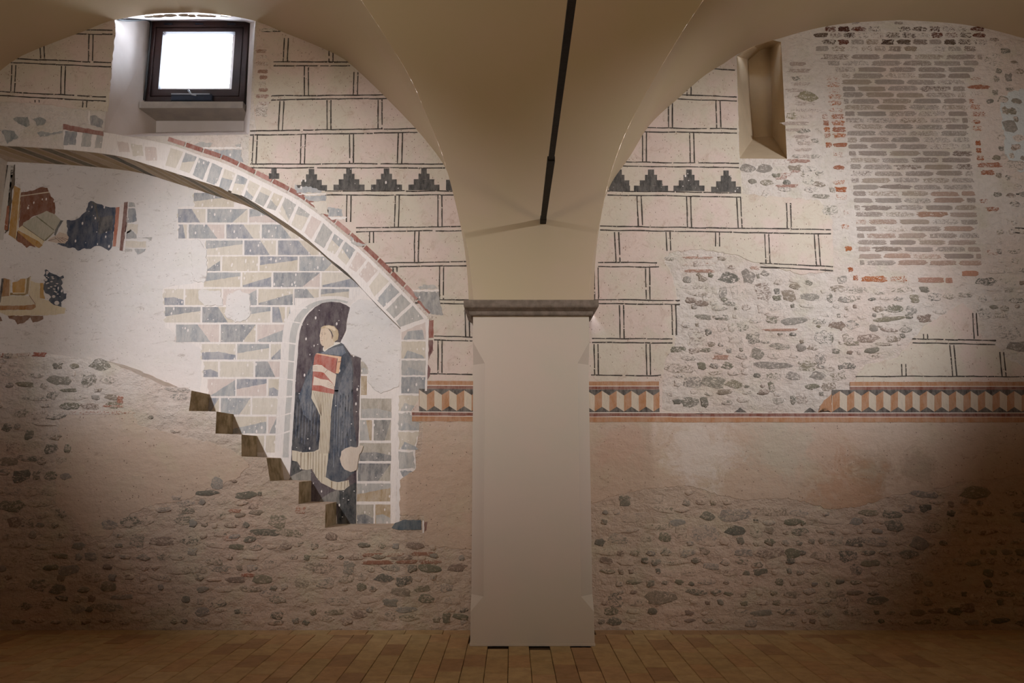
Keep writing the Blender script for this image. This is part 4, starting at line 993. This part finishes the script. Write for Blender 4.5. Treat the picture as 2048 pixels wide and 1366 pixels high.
# ---- throne fragment, lower left of the recess
T1 = lambda pts: fr(0, 520, 9.756, pts)
th = empty('throne_fresco', W(60, 640, YR), 'fresco fragment of an ochre throne base with a torn blue cloth beside it', 'wall painting')
part('ochre_panel', rgb(158, 112, 62), T1([(70, 350), (190, 380), (180, 700), (20, 720), (60, 500)]), 2, .6, M_p, th)
part('ochre_panel', rgb(186, 138, 62), T1([(240, 440), (340, 420), (400, 370), (500, 365), (480, 640), (250, 640)]), 2, .6, M_p, th)
part('olive_panel', rgb(140, 112, 58), T1([(510, 370), (600, 310), (560, 560), (545, 660), (480, 690), (190, 690), (190, 640), (490, 640)]), 1, .6, M_p, th)
part('black_edge', rgb(46, 40, 38), T1([(30, 360), (72, 360), (45, 620), (10, 830), (-60, 830), (0, 600)]), 3, .4, M_p, th)
part('pale_face', rgb(206, 190, 160), T1([(20, 710), (570, 700), (690, 860), (600, 895), (0, 890)]), 2, .4, M_p, th)
part('ochre_ledge', rgb(156, 104, 48), T1([(-60, 890), (150, 890), (450, 890), (690, 865), (700, 920), (630, 970), (-60, 975)]), 3, .5, M_p, th)
part('pale_side', rgb(212, 192, 156), T1([(600, 400), (690, 440), (780, 450), (775, 750), (950, 790), (1190, 920), (1280, 940), (1260, 1050), (840, 1085), (150, 1085), (-60, 1000), (-60, 975), (630, 972), (700, 900), (570, 700)]), 1, .8, M_p, th)
part('ochre_panel', rgb(186, 140, 66), T1([(785, 450), (850, 450), (850, 640), (880, 760), (775, 745)]), 3, .3, M_p, th)
part('brown_foot', rgb(118, 74, 44), T1([(150, 1088), (840, 1088), (845, 1150), (720, 1210), (640, 1220), (590, 1120), (540, 1170), (480, 1220), (340, 1260), (290, 1170), (180, 1140)]), 3, .8, M_p, th)
part('brown_foot', rgb(118, 74, 44), T1([(-60, 1088), (20, 1110), (50, 1190), (-60, 1200)]), 3, .8, M_p, th)
part('torn_blue_cloth', rgb(56, 66, 78), T1([(870, 200), (900, 180), (940, 205), (960, 235), (1100, 290), (1170, 330), (1230, 300), (1250, 345), (1200, 380), (1230, 440), (1190, 500), (1230, 580), (1240, 650), (1300, 650), (1290, 750), (1240, 780), (1190, 820), (1200, 915), (1060, 880), (990, 830), (940, 780), (1000, 720), (960, 680), (880, 640), (845, 560), (860, 460), (880, 430), (850, 390), (900, 350), (850, 300), (880, 260)]), 3, .6, M_pd, th, 3)
P = Paint(YR, M_p)
for a_ in range(16):
    x_, y_ = 900 + RB.uniform(0, 230), 260 + RB.uniform(0, 420); w__ = RB.uniform(18, 36)
    P.poly(T1([(x_ - w__, y_), (x_, y_ - 11), (x_ + w__, y_), (x_ + 3, y_ + 16)]), rgb(208, 194, 182), 5)
for x_, y_, r_ in ((925, 240, 30), (1048, 712, 34), (1108, 838, 50), (895, 385, 34), (1215, 380, 20)): P.poly(T1([(x_ + r_ * cos(k), y_ + r_ * .85 * sin(k)) for k in [i * .7 for i in range(9)]]), rgb(208, 194, 182), 5)
P.build('plaster_chip', th, True)
P = Paint(YR, M_p)
for a, b in (((200, 390), (185, 690)), ((515, 370), (490, 640)), ((590, 330), (560, 680))): P.strip(*T1([a, b]), 2.2, rgb(218, 200, 168), 4, .2)
P.strip(*T1([(250, 650), (490, 645)]), 2.2, rgb(218, 200, 168), 4, .2); P.strip(*T1([(570, 690), (690, 860)]), 1, rgb(120, 70, 44), 4, .2); P.build('white_line', th, True)

# ---------------------------------------------------------------- masonry: field stones and bricks let into the mortar
RS = random.Random(23)
def lump(name, n, expo, jit, mat, flat_=False):
    """a stone or brick face: irregular outline, domed or flat, unit size, standing towards -Y"""
    me = bpy.data.meshes.new(name); V = []; f = []
    ang = [2 * pi * (i + RS.uniform(-.25, .25)) / n for i in range(n)]; rr = [1 + RS.uniform(-jit, jit) * (1.3 if i_ % 3 == 0 else .8) for i_, _ in enumerate(ang)]
    for (sc_, y) in ((0.5, 0.25), (0.47, -0.45), (0.36 if not flat_ else .43, -0.85)):
        for a, r in zip(ang, rr):
            c, s_ = cos(a), sin(a); k = (abs(c) ** expo + abs(s_) ** expo) ** (-1 / expo)
            V.append((c * k * r * sc_ + RS.uniform(-.01, .01), y + RS.uniform(-.1, .1), s_ * k * r * sc_))
    V.append((RS.uniform(-.08, .08), -1.0, RS.uniform(-.08, .08)))
    for L in (0, 1):
        for i in range(n): f.append((L * n + i, L * n + (i + 1) % n, (L + 1) * n + (i + 1) % n, (L + 1) * n + i))
    for i in range(n): f.append((2 * n + i, 2 * n + (i + 1) % n, 3 * n))
    me.from_pydata(V, [], f); me.update()
    for p in me.polygons: p.use_smooth = True
    me.materials.append(mat); return me
STONES = [lump('stone', 11, RS.choice((2.0, 2.6, 3.4)), .24, M_st) for _ in range(14)]
SLABS = [lump('stone', 14, 3.6, .16, M_st) for _ in range(6)]
BRICKS = [lump('brick', 20, 9.0, .09, M_br, True) for _ in range(8)]
BROKEN = [lump('brick', 18, 6.0, .22, M_br2, True) for _ in range(8)]
def put(name, me, px, py, w_, h_, colr, depth, tilt=0.0, Y=0.0):
    """one piece centred on the wall point seen at (px, py)"""
    c = W(px, py, Y); sx = (W(px + w_ / 2, py, Y) - W(px - w_ / 2, py, Y)).length; sz = (W(px, py + h_ / 2, Y) - W(px, py - h_ / 2, Y)).length
    o = bpy.data.objects.new(name, me); col.objects.link(o); o.parent = wall
    o.location = c; o.scale = (sx, depth, sz); o.rotation_euler = (0, tilt, 0); o.color = colr; return o
SC = [rgb(136, 128, 112), rgb(118, 112, 96), rgb(146, 138, 126), rgb(106, 102, 86), rgb(130, 120, 96), rgb(140, 130, 118), rgb(138, 122, 102), rgb(96, 94, 82), rgb(134, 112, 96), rgb(112, 108, 86)]
stones = []     # (x, y, w, h, colour, tilt)
def S(lst, ox=0, oy=0, s=1.0, c=None):
    for t in lst: stones.append((ox + t[0] / s, oy + t[1] / s, t[2] / s, t[3] / s, c or RS.choice(SC), RS.uniform(-.12, .12)))
S([(220, 975, 205, 62), (940, 952, 260, 48), (560, 1152, 94, 42), (325, 1080, 125, 80), (480, 1080, 155, 80), (640, 1095, 125, 60), (812, 865, 96, 86), (655, 400, 100, 108), (742, 280, 90, 92), (600, 288, 140, 80),
   (855, 400, 130, 120), (1050, 428, 112, 76), (1212, 432, 146, 50), (962, 520, 112, 70), (1100, 615, 180, 50), (350, 735, 130, 130), (545, 670, 80, 62), (614, 670, 52, 62), (700, 660, 82, 80), (650, 750, 125, 60),
   (785, 748, 108, 80), (1320, 740, 125, 100), (1412, 650, 112, 80), (985, 808, 142, 46), (1145, 820, 72, 62), (1240, 815, 82, 44), (1190, 955, 142, 72), (1372, 970, 84, 50), (930, 1036, 132, 56), (1082, 1036, 104, 56),
   (1275, 1030, 112, 62), (1430, 1030, 122, 72), (920, 1120, 52, 76), (1230, 1115, 92, 46), (1155, 1205, 92, 70), (1295, 900, 82, 80), (300, 1235, 130, 80), (410, 1235, 64, 70), (705, 1205, 84, 50), (970, 1222, 82, 56),
   (1085, 1210, 40, 68), (1350, 1110, 92, 60), (390, 960, 72, 50), (490, 955, 66, 40), (588, 955, 84, 54), (730, 945, 82, 52), (500, 1010, 92, 28), (640, 1010, 92, 34), (815, 1028, 56, 32), (720, 1000, 50, 46), (205, 1090, 50, 44),
   (285, 300, 66, 46), (395, 295, 62, 38), (340, 358, 190, 26), (378, 410, 176, 36), (550, 395, 52, 84), (390, 485, 84, 42), (482, 478, 60, 40), (600, 482, 92, 30), (535, 522, 112, 26), (730, 510, 62, 42), (845, 525, 62, 66),
   (1190, 500, 100, 30), (1330, 565, 72, 36), (1280, 618, 96, 46), (405, 585, 112, 36), (540, 588, 112, 38), (800, 612, 82, 46), (920, 608, 82, 52), (440, 700, 50, 46), (205, 828, 104, 44), (330, 842, 82, 42), (425, 835, 84, 36),
   (700, 882, 86, 46), (940, 878, 82, 50), (1095, 880, 72, 36), (1455, 295, 62, 66), (1100, 352, 74, 46), (1420, 372, 112, 46), (1480, 452, 90, 50), (620, 208, 52, 30), (540, 142, 60, 28), (150, 140, 80, 36), (820, 275, 26, 36), (1365, 440, 40, 66)], 1300, 480, 3.795)
S([(1520, 300, 0, 0)][:0])
S([(800, 450, 96, 40), (925, 455, 120, 44), (1065, 470, 72, 34), (1215, 455, 120, 30), (1360, 455, 68, 34), (1765, 400, 120, 52), (1915, 390, 108, 58), (1805, 452, 78, 22), (1910, 455, 64, 28), (865, 515, 106, 44), (1020, 517, 44, 22), (1118, 505, 82, 28),
   (1195, 512, 56, 36), (1298, 512, 66, 50), (1425, 498, 92, 50), (1520, 495, 72, 42), (1625, 488, 84, 30), (1060, 582, 60, 42), (1165, 580, 92, 50), (1282, 582, 72, 50), (1392, 552, 66, 24), (1465, 600, 82, 24), (1362, 642, 92, 50), (952, 636, 56, 24), (1140, 644, 190, 28),
   (795, 685, 92, 62), (890, 685, 76, 62), (1030, 706, 52, 42), (1135, 716, 102, 24), (1240, 712, 66, 50), (720, 762, 112, 84), (860, 770, 66, 46), (995, 772, 126, 46), (1155, 772, 78, 42), (1040, 886, 92, 42), (1740, 510, 56, 46), (1840, 505, 78, 42), (1862, 616, 78, 40), (1812, 568, 46, 30), (1750, 612, 92, 62),
   (1900, 736, 170, 84), (1975, 822, 130, 66), (1830, 335, 112, 28), (1960, 525, 90, 30), (1980, 650, 80, 50), (875, 948, 92, 40)], 1430, 440, 3.2524)
S([(1550, 360, 165, 112), (1638, 282, 84, 48), (1560, 540, 50, 60), (1670, 525, 64, 70), (1680, 632, 70, 26), (1500, 738, 54, 40), (1620, 725, 90, 60), (1710, 830, 70, 60), (1680, 975, 140, 100), (1765, 1080, 100, 76), (1740, 1320, 180, 90), (1560, 1258, 62, 46), (1720, 385, 50, 26), (1540, 180, 72, 26)], 1650, 40, 4.553)
S([(600, 562, 125, 64), (500, 690, 60, 40)], 1430, 20, 3.2524, rgb(142, 130, 96))
S([(210, 1030, 100, 50), (320, 1035, 82, 52), (600, 1030, 90, 46), (605, 1110, 72, 50), (630, 1168, 92, 34), (455, 1168, 80, 26), (330, 1200, 46, 52), (690, 1212, 110, 26), (520, 1030, 92, 40), (335, 1125, 70, 40), (740, 1300, 90, 70)], 1430, 20, 3.2524)
# lower right
S([(185, 330, 56, 46), (322, 325, 84, 36), (368, 372, 92, 26), (452, 373, 64, 22), (572, 402, 62, 40), (692, 395, 122, 58), (872, 380, 148, 38), (970, 430, 74, 26), (1140, 427, 92, 22), (1265, 427, 56, 34), (1440, 450, 90, 46), (565, 480, 128, 72), (445, 482, 54, 66),
   (340, 452, 124, 26), (700, 472, 76, 44), (795, 482, 66, 42), (862, 575, 122, 46), (968, 578, 72, 50), (1110, 590, 96, 46), (1222, 588, 84, 52), (588, 636, 72, 28), (880, 632, 76, 36), (805, 628, 56, 28), (1330, 622, 82, 28), (760, 702, 62, 44), (1262, 655, 52, 44), (1170, 522, 82, 40), (1265, 522, 84, 44), (1365, 520, 96, 44),
   (1510, 582, 84, 40), (1545, 690, 56, 56), (1640, 640, 62, 40), (1740, 690, 62, 46), (1820, 296, 110, 56), (1515, 365, 62, 36), (1585, 365, 56, 34), (1610, 455, 96, 52), (1715, 440, 62, 60), (150, 510, 88, 42), (285, 505, 64, 40), (370, 502, 54, 40), (140, 800, 72, 62), (350, 785, 140, 66), (1202, 805, 62, 46), (1248, 850, 76, 30),
   (1785, 830, 62, 40), (1830, 785, 60, 40), (1660, 890, 76, 40), (650, 885, 50, 36), (230, 405, 110, 46), (2030, 850, 60, 40), (1580, 300, 120, 28), (1560, 530, 80, 60)], 1170, 860, 2.3326)
# lower left
S([(465, 108, 66, 44), (555, 96, 72, 52), (628, 90, 44, 42), (780, 86, 56, 46), (1185, 92, 64, 52), (590, 172, 60, 62), (690, 175, 100, 34), (812, 174, 84, 40), (255, 188, 56, 34), (335, 196, 46, 32), (55, 262, 72, 50), (290, 298, 72, 44), (385, 244, 56, 32), (165, 242, 72, 28), (690, 240, 42, 40), (820, 222, 44, 30), (1365, 288, 116, 50), (1488, 288, 50, 52),
   (1265, 182, 52, 36), (245, 384, 56, 40), (460, 372, 62, 40), (612, 380, 72, 40), (520, 414, 92, 20), (455, 458, 128, 34), (330, 468, 60, 38), (680, 464, 86, 56), (780, 480, 62, 34), (862, 480, 52, 44), (922, 440, 80, 42), (1145, 400, 68, 26), (1050, 474, 56, 40), (1182, 494, 46, 30), (1665, 438, 66, 34), (1290, 352, 62, 42), (1390, 355, 66, 44), (1445, 432, 92, 34),
   (1710, 392, 82, 32), (1720, 345, 60, 40), (1915, 342, 66, 32), (1965, 498, 66, 22), (1905, 505, 36, 44), (1665, 494, 46, 42), (1745, 504, 72, 32), (1395, 506, 56, 28), (1530, 490, 66, 36), (620, 508, 72, 28), (110, 456, 50, 34), (50, 452, 50, 36), (55, 366, 50, 40), (165, 362, 70, 50), (200, 440, 60, 50), (50, 25, 100, 50), (165, 15, 90, 26), (60, 98, 60, 40), (125, 100, 60, 36), (700, 42, 62, 22), (795, 45, 70, 26), (1080, 25, 50, 26), (1230, 140, 110, 28), (1130, 138, 110, 26), (940, 140, 66, 30), (1065, 170, 44, 26), (915, 262, 76, 28), (770, 300, 110, 30), (855, 295, 60, 34), (1160, 270, 60, 40)], 0, 1000, 2.1333)
S([(80, 372, 220, 62), (782, 312, 146, 88), (690, 430, 96, 96), (460, 432, 170, 62), (840, 430, 110, 62), (535, 510, 118, 26), (280, 575, 200, 26), (765, 508, 60, 28), (355, 630, 76, 28), (225, 855, 56, 76), (350, 858, 80, 70), (95, 960, 120, 86), (395, 965, 86, 76), (60, 1070, 140, 62), (525, 968, 54, 66), (475, 1055, 86, 60), (40, 1148, 86, 44), (160, 1175, 116, 96), (285, 1175, 62, 70), (395, 1180, 84, 70), (512, 1185, 76, 60), (250, 1300, 160, 70), (90, 1295, 120, 56), (350, 775, 170, 24), (165, 690, 100, 70), (300, 700, 110, 70), (450, 320, 80, 50), (330, 1060, 70, 60), (1385, 505, 180, 36), (1400, 560, 120, 50), (1920, 1330, 150, 50), (1690, 1240, 90, 90), (1380, 1350, 80, 40), (20, 285, 50, 34), (60, 240, 70, 40), (575, 380, 30, 40)], 0, 650, 3.902)
NEXPL = len(stones)
R1 = [(-230, 724), (200, 732), (262, 754), (330, 787), (370, 800), (368, 835), (425, 840), (425, 880), (476, 884), (476, 930), (526, 932), (534, 978), (590, 980), (592, 1024), (640, 1026), (640, 1070), (850, 1076), (936, 1108), (936, 1248), (-230, 1250)]
R4 = [(1190, 1020), (1300, 988), (1380, 984), (1500, 1012), (1570, 1006), (1620, 1018), (1720, 1024), (1790, 1002), (1850, 996), (1930, 974), (2260, 960), (2260, 1248), (1190, 1248)]
R2 = [(1345, 515), (1400, 508), (1470, 518), (1560, 550), (1680, 560), (1720, 580), (1960, 562), (2050, 562), (2050, 722), (2012, 700), (1975, 660), (1945, 606), (1926, 592), (1880, 618), (1840, 646), (1815, 690), (1730, 712), (1700, 760), (1660, 786), (1640, 812), (1334, 814), (1334, 770), (1358, 690), (1362, 600)]
R3a = [(1486, 326), (1640, 326), (1690, 400), (1640, 396), (1560, 388), (1490, 382)]
R3b = [(1984, 84), (2050, 96), (2200, 170), (2250, 560), (1984, 560)]
R3c = [(1580, 110), (1636, 100), (1640, 320), (1584, 320)]
def fill(poly, pitch, wmin, wmax, hmin, hmax, gap, dens, ban=()):
    xs = [p[0] for p in poly]; ys = [p[1] for p in poly]; y = min(ys) + 6
    while y < max(ys):
        x = min(xs) + RS.uniform(0, 20)
        while x < max(xs):
            w_ = wmin + (wmax - wmin) * RS.random() ** 2.2; h_ = min(RS.uniform(hmin, hmax), w_ * 0.9)
            cx, cy = x + w_ / 2, y + RS.uniform(-3, 3)
            ok = all(inside(q, poly) for q in ((cx, cy), (cx - w_ / 2, cy), (cx + w_ / 2, cy))) and not any(inside((cx, cy), b) for b in ban) and RS.random() < dens
            if ok:
                for sx, sy, sw, sh, _, _ in stones:
                    if abs(sx - cx) < (sw + w_) / 2 * .9 and abs(sy - cy) < (sh + h_) / 2 * .9: ok = False; break
            if ok: stones.append((cx, cy, w_, h_, RS.choice(SC), RS.uniform(-.15, .15)))
            x += w_ + RS.uniform(gap * .5, gap * 1.6)
        y += pitch * RS.uniform(.9, 1.1)
SM = [(395, 790), (640, 1000), (640, 1060), (500, 1000), (420, 930)]
fill(R1, 21, 12, 42, 8, 17, 13, .86, (P_dado3, [(262, 740), (420, 800), (660, 1010), (660, 1060), (600, 1060), (480, 985), (240, 830)]))
fill(R4, 20, 11, 40, 8, 16, 12, .9)
fill(R2, 17, 8, 30, 6, 12, 10, .65)
fill(R3a, 16, 14, 30, 8, 12, 12, .7); fill(R3b, 19, 10, 28, 8, 15, 13, .7); fill(R3c, 17, 16, 34, 6, 9, 16, .6)
for _ in range(1):
    fill([(280, 800), (420, 880), (640, 1060), (560, 1060), (420, 960), (300, 880)], 26, 8, 24, 5, 9, 34, .6, (P_dado3,))
order = sorted(range(len(stones)), key=lambda i: -stones[i][2] * stones[i][3] * (1 if -20 < stones[i][0] < 2068 else .05))
rest_v, rest_f, rest_c = [], [], []
for k_, i in enumerate(order):
    x_, y_, w_, h_, c_, t_ = stones[i]
    me = RS.choice(SLABS if w_ > 2.4 * h_ else STONES)
    w_ *= 1.12; h_ *= 1.12; dp = RS.uniform(.005, .010)
    if k_ < 300: put('stone', me, x_, y_, w_, h_, c_, dp, t_)
    else:
        c = W(x_, y_, 0); sx = (W(x_ + w_ / 2, y_) - W(x_ - w_ / 2, y_)).length; sz = (W(x_, y_ + h_ / 2) - W(x_, y_ - h_ / 2)).length
        b = len(rest_v)
        for v in me.vertices:
            q = Vector((v.co.x * sx, v.co.y * dp, v.co.z * sz)); q = Matrix.Rotation(t_, 3, 'Y') @ q; rest_v.append(c + q)
        for p in me.polygons: rest_f.append(tuple(b + j for j in p.vertices)); rest_c.append(c_)
rs = mk('stone_rubble', rest_v, rest_f, M_st2, wall, True); rs['kind'] = 'stuff'
ca = rs.data.color_attributes.new('Col', 'FLOAT_COLOR', 'CORNER')
for p in rs.data.polygons:
    for li in p.loop_indices: ca.data[li].color = rest_c[p.index]

# ---- bricks
bricks = []
def Bk(x_, y_, w_, h_, c_, broken=False, tilt=0.0): bricks.append((x_, y_, w_, h_, c_, broken, tilt))
GB = [rgb(146, 128, 114), rgb(138, 120, 108), rgb(150, 134, 122), rgb(154, 134, 114), rgb(142, 128, 116)]
RB_ = [rgb(168, 132, 110), rgb(164, 140, 124), rgb(158, 124, 104)]
OB = [rgb(172, 104, 64), rgb(160, 92, 56), rgb(160, 104, 78)]
DB = [rgb(84, 50, 38), rgb(104, 58, 42), rgb(98, 80, 66), rgb(80, 60, 48)]
yy = [113.6, 126.6, 139, 151.6, 164.5, 177.5, 190, 202.5, 215, 227.8, 240.5, 253.5, 266.5, 279.8, 293, 307, 320.7, 333.5, 347, 360.5, 374, 387.5, 401, 415, 429, 443.7, 457.3, 471, 485, 498.5, 512, 525.5]
for r_, y_ in enumerate(yy):
    t = (y_ - 164) / 361; xl = (1682 if r_ > 3 else 1640 + r_ * 14) + 36 * max(0, t); xr = (1930 if r_ > 3 else 1966 - 8 * r_) + 35 * max(0, t)
    x = xl - (0, 34, 16, 44)[r_ % 4]
    while x < xr - 6:
        e = x + RS.uniform(56, 64); a = max(x, xl); b = min(e, xr)
        if b - a > 12:
            red = y_ > 380 and RS.random() < .38 + (y_ - 380) / 600
            Bk((a + b) / 2, y_ + RS.uniform(-.6, .6), b - a - 3.5, 9.6, RS.choice(RB_ if red else GB), RS.random() < .12)
        x = e + 2
for r_, (y_, xl, xr) in enumerate(((46, 1700, 1890), (58, 1640, 1960), (70.5, 1628, 1968), (84, 1630, 1966), (97.5, 1626, 1962))):
    x = xl + (0, 8, 0, 12, 4)[r_]
    while x < xr - 12:
        w_ = RS.uniform(24, 31) if r_ else RS.uniform(10, 22)
        c_ = RS.choice(DB) if (r_ in (1, 2) or (r_ == 3 and RS.random() < .4)) else RS.choice(GB)
        if RS.random() < .92: Bk(x + w_ / 2, y_, w_ - 3, 9.5 if r_ else 5, c_, True if c_ in DB else RS.random() < .5)
        x += w_ + 2
for i, y_ in enumerate((156, 169, 181, 193, 206, 220, 233, 246, 259, 271, 290)):
    x_ = 1660 + (y_ - 156) * .13; Bk(x_ + 4, y_, 26, 9.5, RS.choice(OB), True)
    if i > 5: Bk(x_ - 20, y_, 12, 9.5, RS.choice(OB), True)
for y_, x_, w_ in ((309, 1675, 20), (335, 1678, 20), (365, 1678, 22), (379, 1680, 26), (394, 1682, 24), (425, 1692, 12), (453, 1690, 16), (497, 1697, 14), (539, 1701, 10), (556, 1711, 10)): Bk(x_, y_, w_, 9.5, RS.choice(OB), True)
for y_, x_, w_, k_ in ((159, 1951, 20, 2), (174, 1958, 40, 2), (187, 1952, 26, 3), (202, 1943, 10, 1), (214, 1950, 19, 0), (228, 1957, 28, 2), (244, 1952, 16, 1), (257, 1954, 18, 0), (286, 1956, 11, 1), (301, 1957, 10, 1), (316, 1960, 14, 1), (330, 1979, 50, 2), (345, 1975, 28, 2), (402, 1967, 16, 2), (459, 1971, 8, 1), (474, 1972, 8, 1), (505, 1986, 24, 2), (418, 1985, 26, 2)):
    Bk(x_, y_, w_, 9, (OB + [rgb(160, 130, 112)])[min(k_, 2)] if k_ < 3 else GB[0], True)
for x_, y_, w_ in ((1748, 558, 52), (1797, 558, 34), (1862, 560, 52), (1898, 561, 14), (1940, 547, 34)): Bk(x_, y_, w_, 11, RS.choice(OB), RS.random() < .5)
for x_, y_, w_, h_ in ((1393, 515.6, 62, 5), (1398, 529, 66, 6.5), (1398, 542, 62, 6), (1441, 714.5, 32, 9), (1509, 536, 20, 7), (1562, 660, 64, 6)): Bk(x_, y_, w_, h_, rgb(172, 134, 114), True)
for x_, y_, w_ in ((1571, 349, 26), (1575, 372, 40), (1590, 342, 20), (1563, 356, 22), (1560, 325, 30), (1598, 322, 44)): Bk(x_, y_, w_, 7.5, rgb(166, 128, 112), True)
for i in range(15):
    Bk(1600 + RS.uniform(-14, 14), 128 + i * 13.2, RS.uniform(24, 56), 7, rgb(176, 156, 142), True)
for x_, y_, w_ in ((47, 709, 26), (78, 709, 28), (12, 711, 20)): Bk(x_, y_, w_, 8, rgb(162, 100, 82), True)
for x_, y_, w_ in ((755, 1125, 62), (815, 1124, 40), (860, 1124, 46), (740, 1110, 50), (790, 1110, 34), (845, 1108, 46)): Bk(x_, y_, w_, 8, rgb(150, 106, 84), True)
for x_, y_, w_, h_ in ((468, 1022, 26, 7), (463, 1076, 30, 12), (440, 1064, 26, 9), (495, 1150, 26, 7), (600, 1020, 20, 14), (195, 826, 140, 7), (225, 812, 40, 5), (240, 800, 12, 14)): Bk(x_, y_, w_, h_, rgb(164, 104, 80), True)
for i in range(9): Bk(524 + RS.uniform(-4, 4), 90 + i * 13 + RS.uniform(-2, 2) + 12, RS.uniform(14, 30), 7, rgb(166, 130, 112), True)
for x_, y_, w_, h_ in ((522, 219, 26, 28), (536, 60, 30, 6)): Bk(x_, y_, w_, h_, rgb(158, 140, 124), True)
for k_, (x_, y_, w_, h_, c_, br, t_) in enumerate(sorted(bricks, key=lambda b: -b[2] * b[3])):
    near = any(inside((x_, y_), p) for p in (P_left, P_mid, P_right, P_dado, P_dado2, P_dado3))
    if k_ < 300: put('brick', RS.choice(BROKEN if br else BRICKS), x_, y_, w_, h_, c_, .006, t_ + RS.uniform(-.012, .012), -TH + .001 if near else 0.0)

# ---- rough band under the vault over the window
for i in range(9):
    put('stone', RS.choice(SLABS), 300 + i * 21 + RS.uniform(-5, 5), 31 + RS.uniform(-2, 2), RS.uniform(14, 26), 5, rgb(120, 100, 92), .012, 0, 0.02)

# ---------------------------------------------------------------- floor tiles
TC = [rgb(190, 158, 112), rgb(186, 154, 108), rgb(194, 164, 118), rgb(188, 150, 106), rgb(184, 156, 110), rgb(190, 154, 112), rgb(170, 134, 96), rgb(188, 158, 112)]
def tile_mesh(wx, wy):
    bm = bmesh.new(); v, f = box_vf(-wx / 2, wx / 2, -wy / 2, wy / 2, -.012, 0)
    vs = [bm.verts.new(q) for q in v]
    for q in f: bm.faces.new([vs[i] for i in q])
    bmesh.ops.recalc_face_normals(bm, faces=bm.faces)
    bmesh.ops.bevel(bm, geom=[e for e in bm.edges if all(x.co.z > -.001 for x in e.verts)], offset=.003, segments=1, affect='EDGES')
    me = bpy.data.meshes.new('tile'); bm.to_mesh(me); bm.free(); me.materials.append(M_tile); return me
TW, TL = 0.167, 0.333
T_full = tile_mesh(TW - .004, TL - .004); T_side = tile_mesh(TL - .004, TW - .006)
tiles = []
for i in range(-31, 33):
    cx = 0.138 + TW * (i - .5); off = (0.0, 0.155, 0.075, 0.23, 0.02, 0.19)[i % 6]
    y = -0.172 - off * 0; first = True; edge = -0.172
    cur = edge; ln = TL - off if off else TL
    while cur > -1.75:
        ln = max(ln, .06); ln = min(ln, cur + 1.76)
        if ln < .03: break
        tiles.append((cx, cur - ln / 2, ln)); cur -= ln; ln = TL
for i in range(-16, 17): tiles.append((0.138 + TL * i + .09, -0.086, 0))
tiles = [t for t in tiles if not (x0 - .02 < t[0] < x1 + .02 and t[1] > YP + .04)]
n_ = 0; rv, rf2, rcol = [], [], []
for cx, cy, ln in sorted(tiles, key=lambda t: (abs(t[0]) > 4.75) * 10 + (t[1] < -1.62) * 5 - (t[2] > 0)):
    me = T_side if ln == 0 else T_full; sy = 1.0 if ln == 0 else ln / TL
    c_ = RS.choice(TC)
    if n_ < 300:
        o = bpy.data.objects.new('tile', me); col.objects.link(o); o.parent = floor; o.location = (cx, cy, RS.uniform(-.0012, .0012)); o.scale = (1, sy, 1)
        o.rotation_euler = (RS.uniform(-.003, .003), RS.uniform(-.004, .004), RS.uniform(-.006, .006)); o.color = c_
    else:
        b = len(rv)
        for v in me.vertices: rv.append((v.co.x + cx, v.co.y * sy + cy, v.co.z))
        for p in me.polygons: rf2.append(tuple(b + j for j in p.vertices))
    n_ += 1
if rv:
    o = mk('tiles_beyond', rv, rf2, M_tile, floor); o['kind'] = 'stuff'; o.color = TC[0]
print('STONES', len(stones), NEXPL, 'BRICKS', len(bricks), 'TILES', len(tiles))
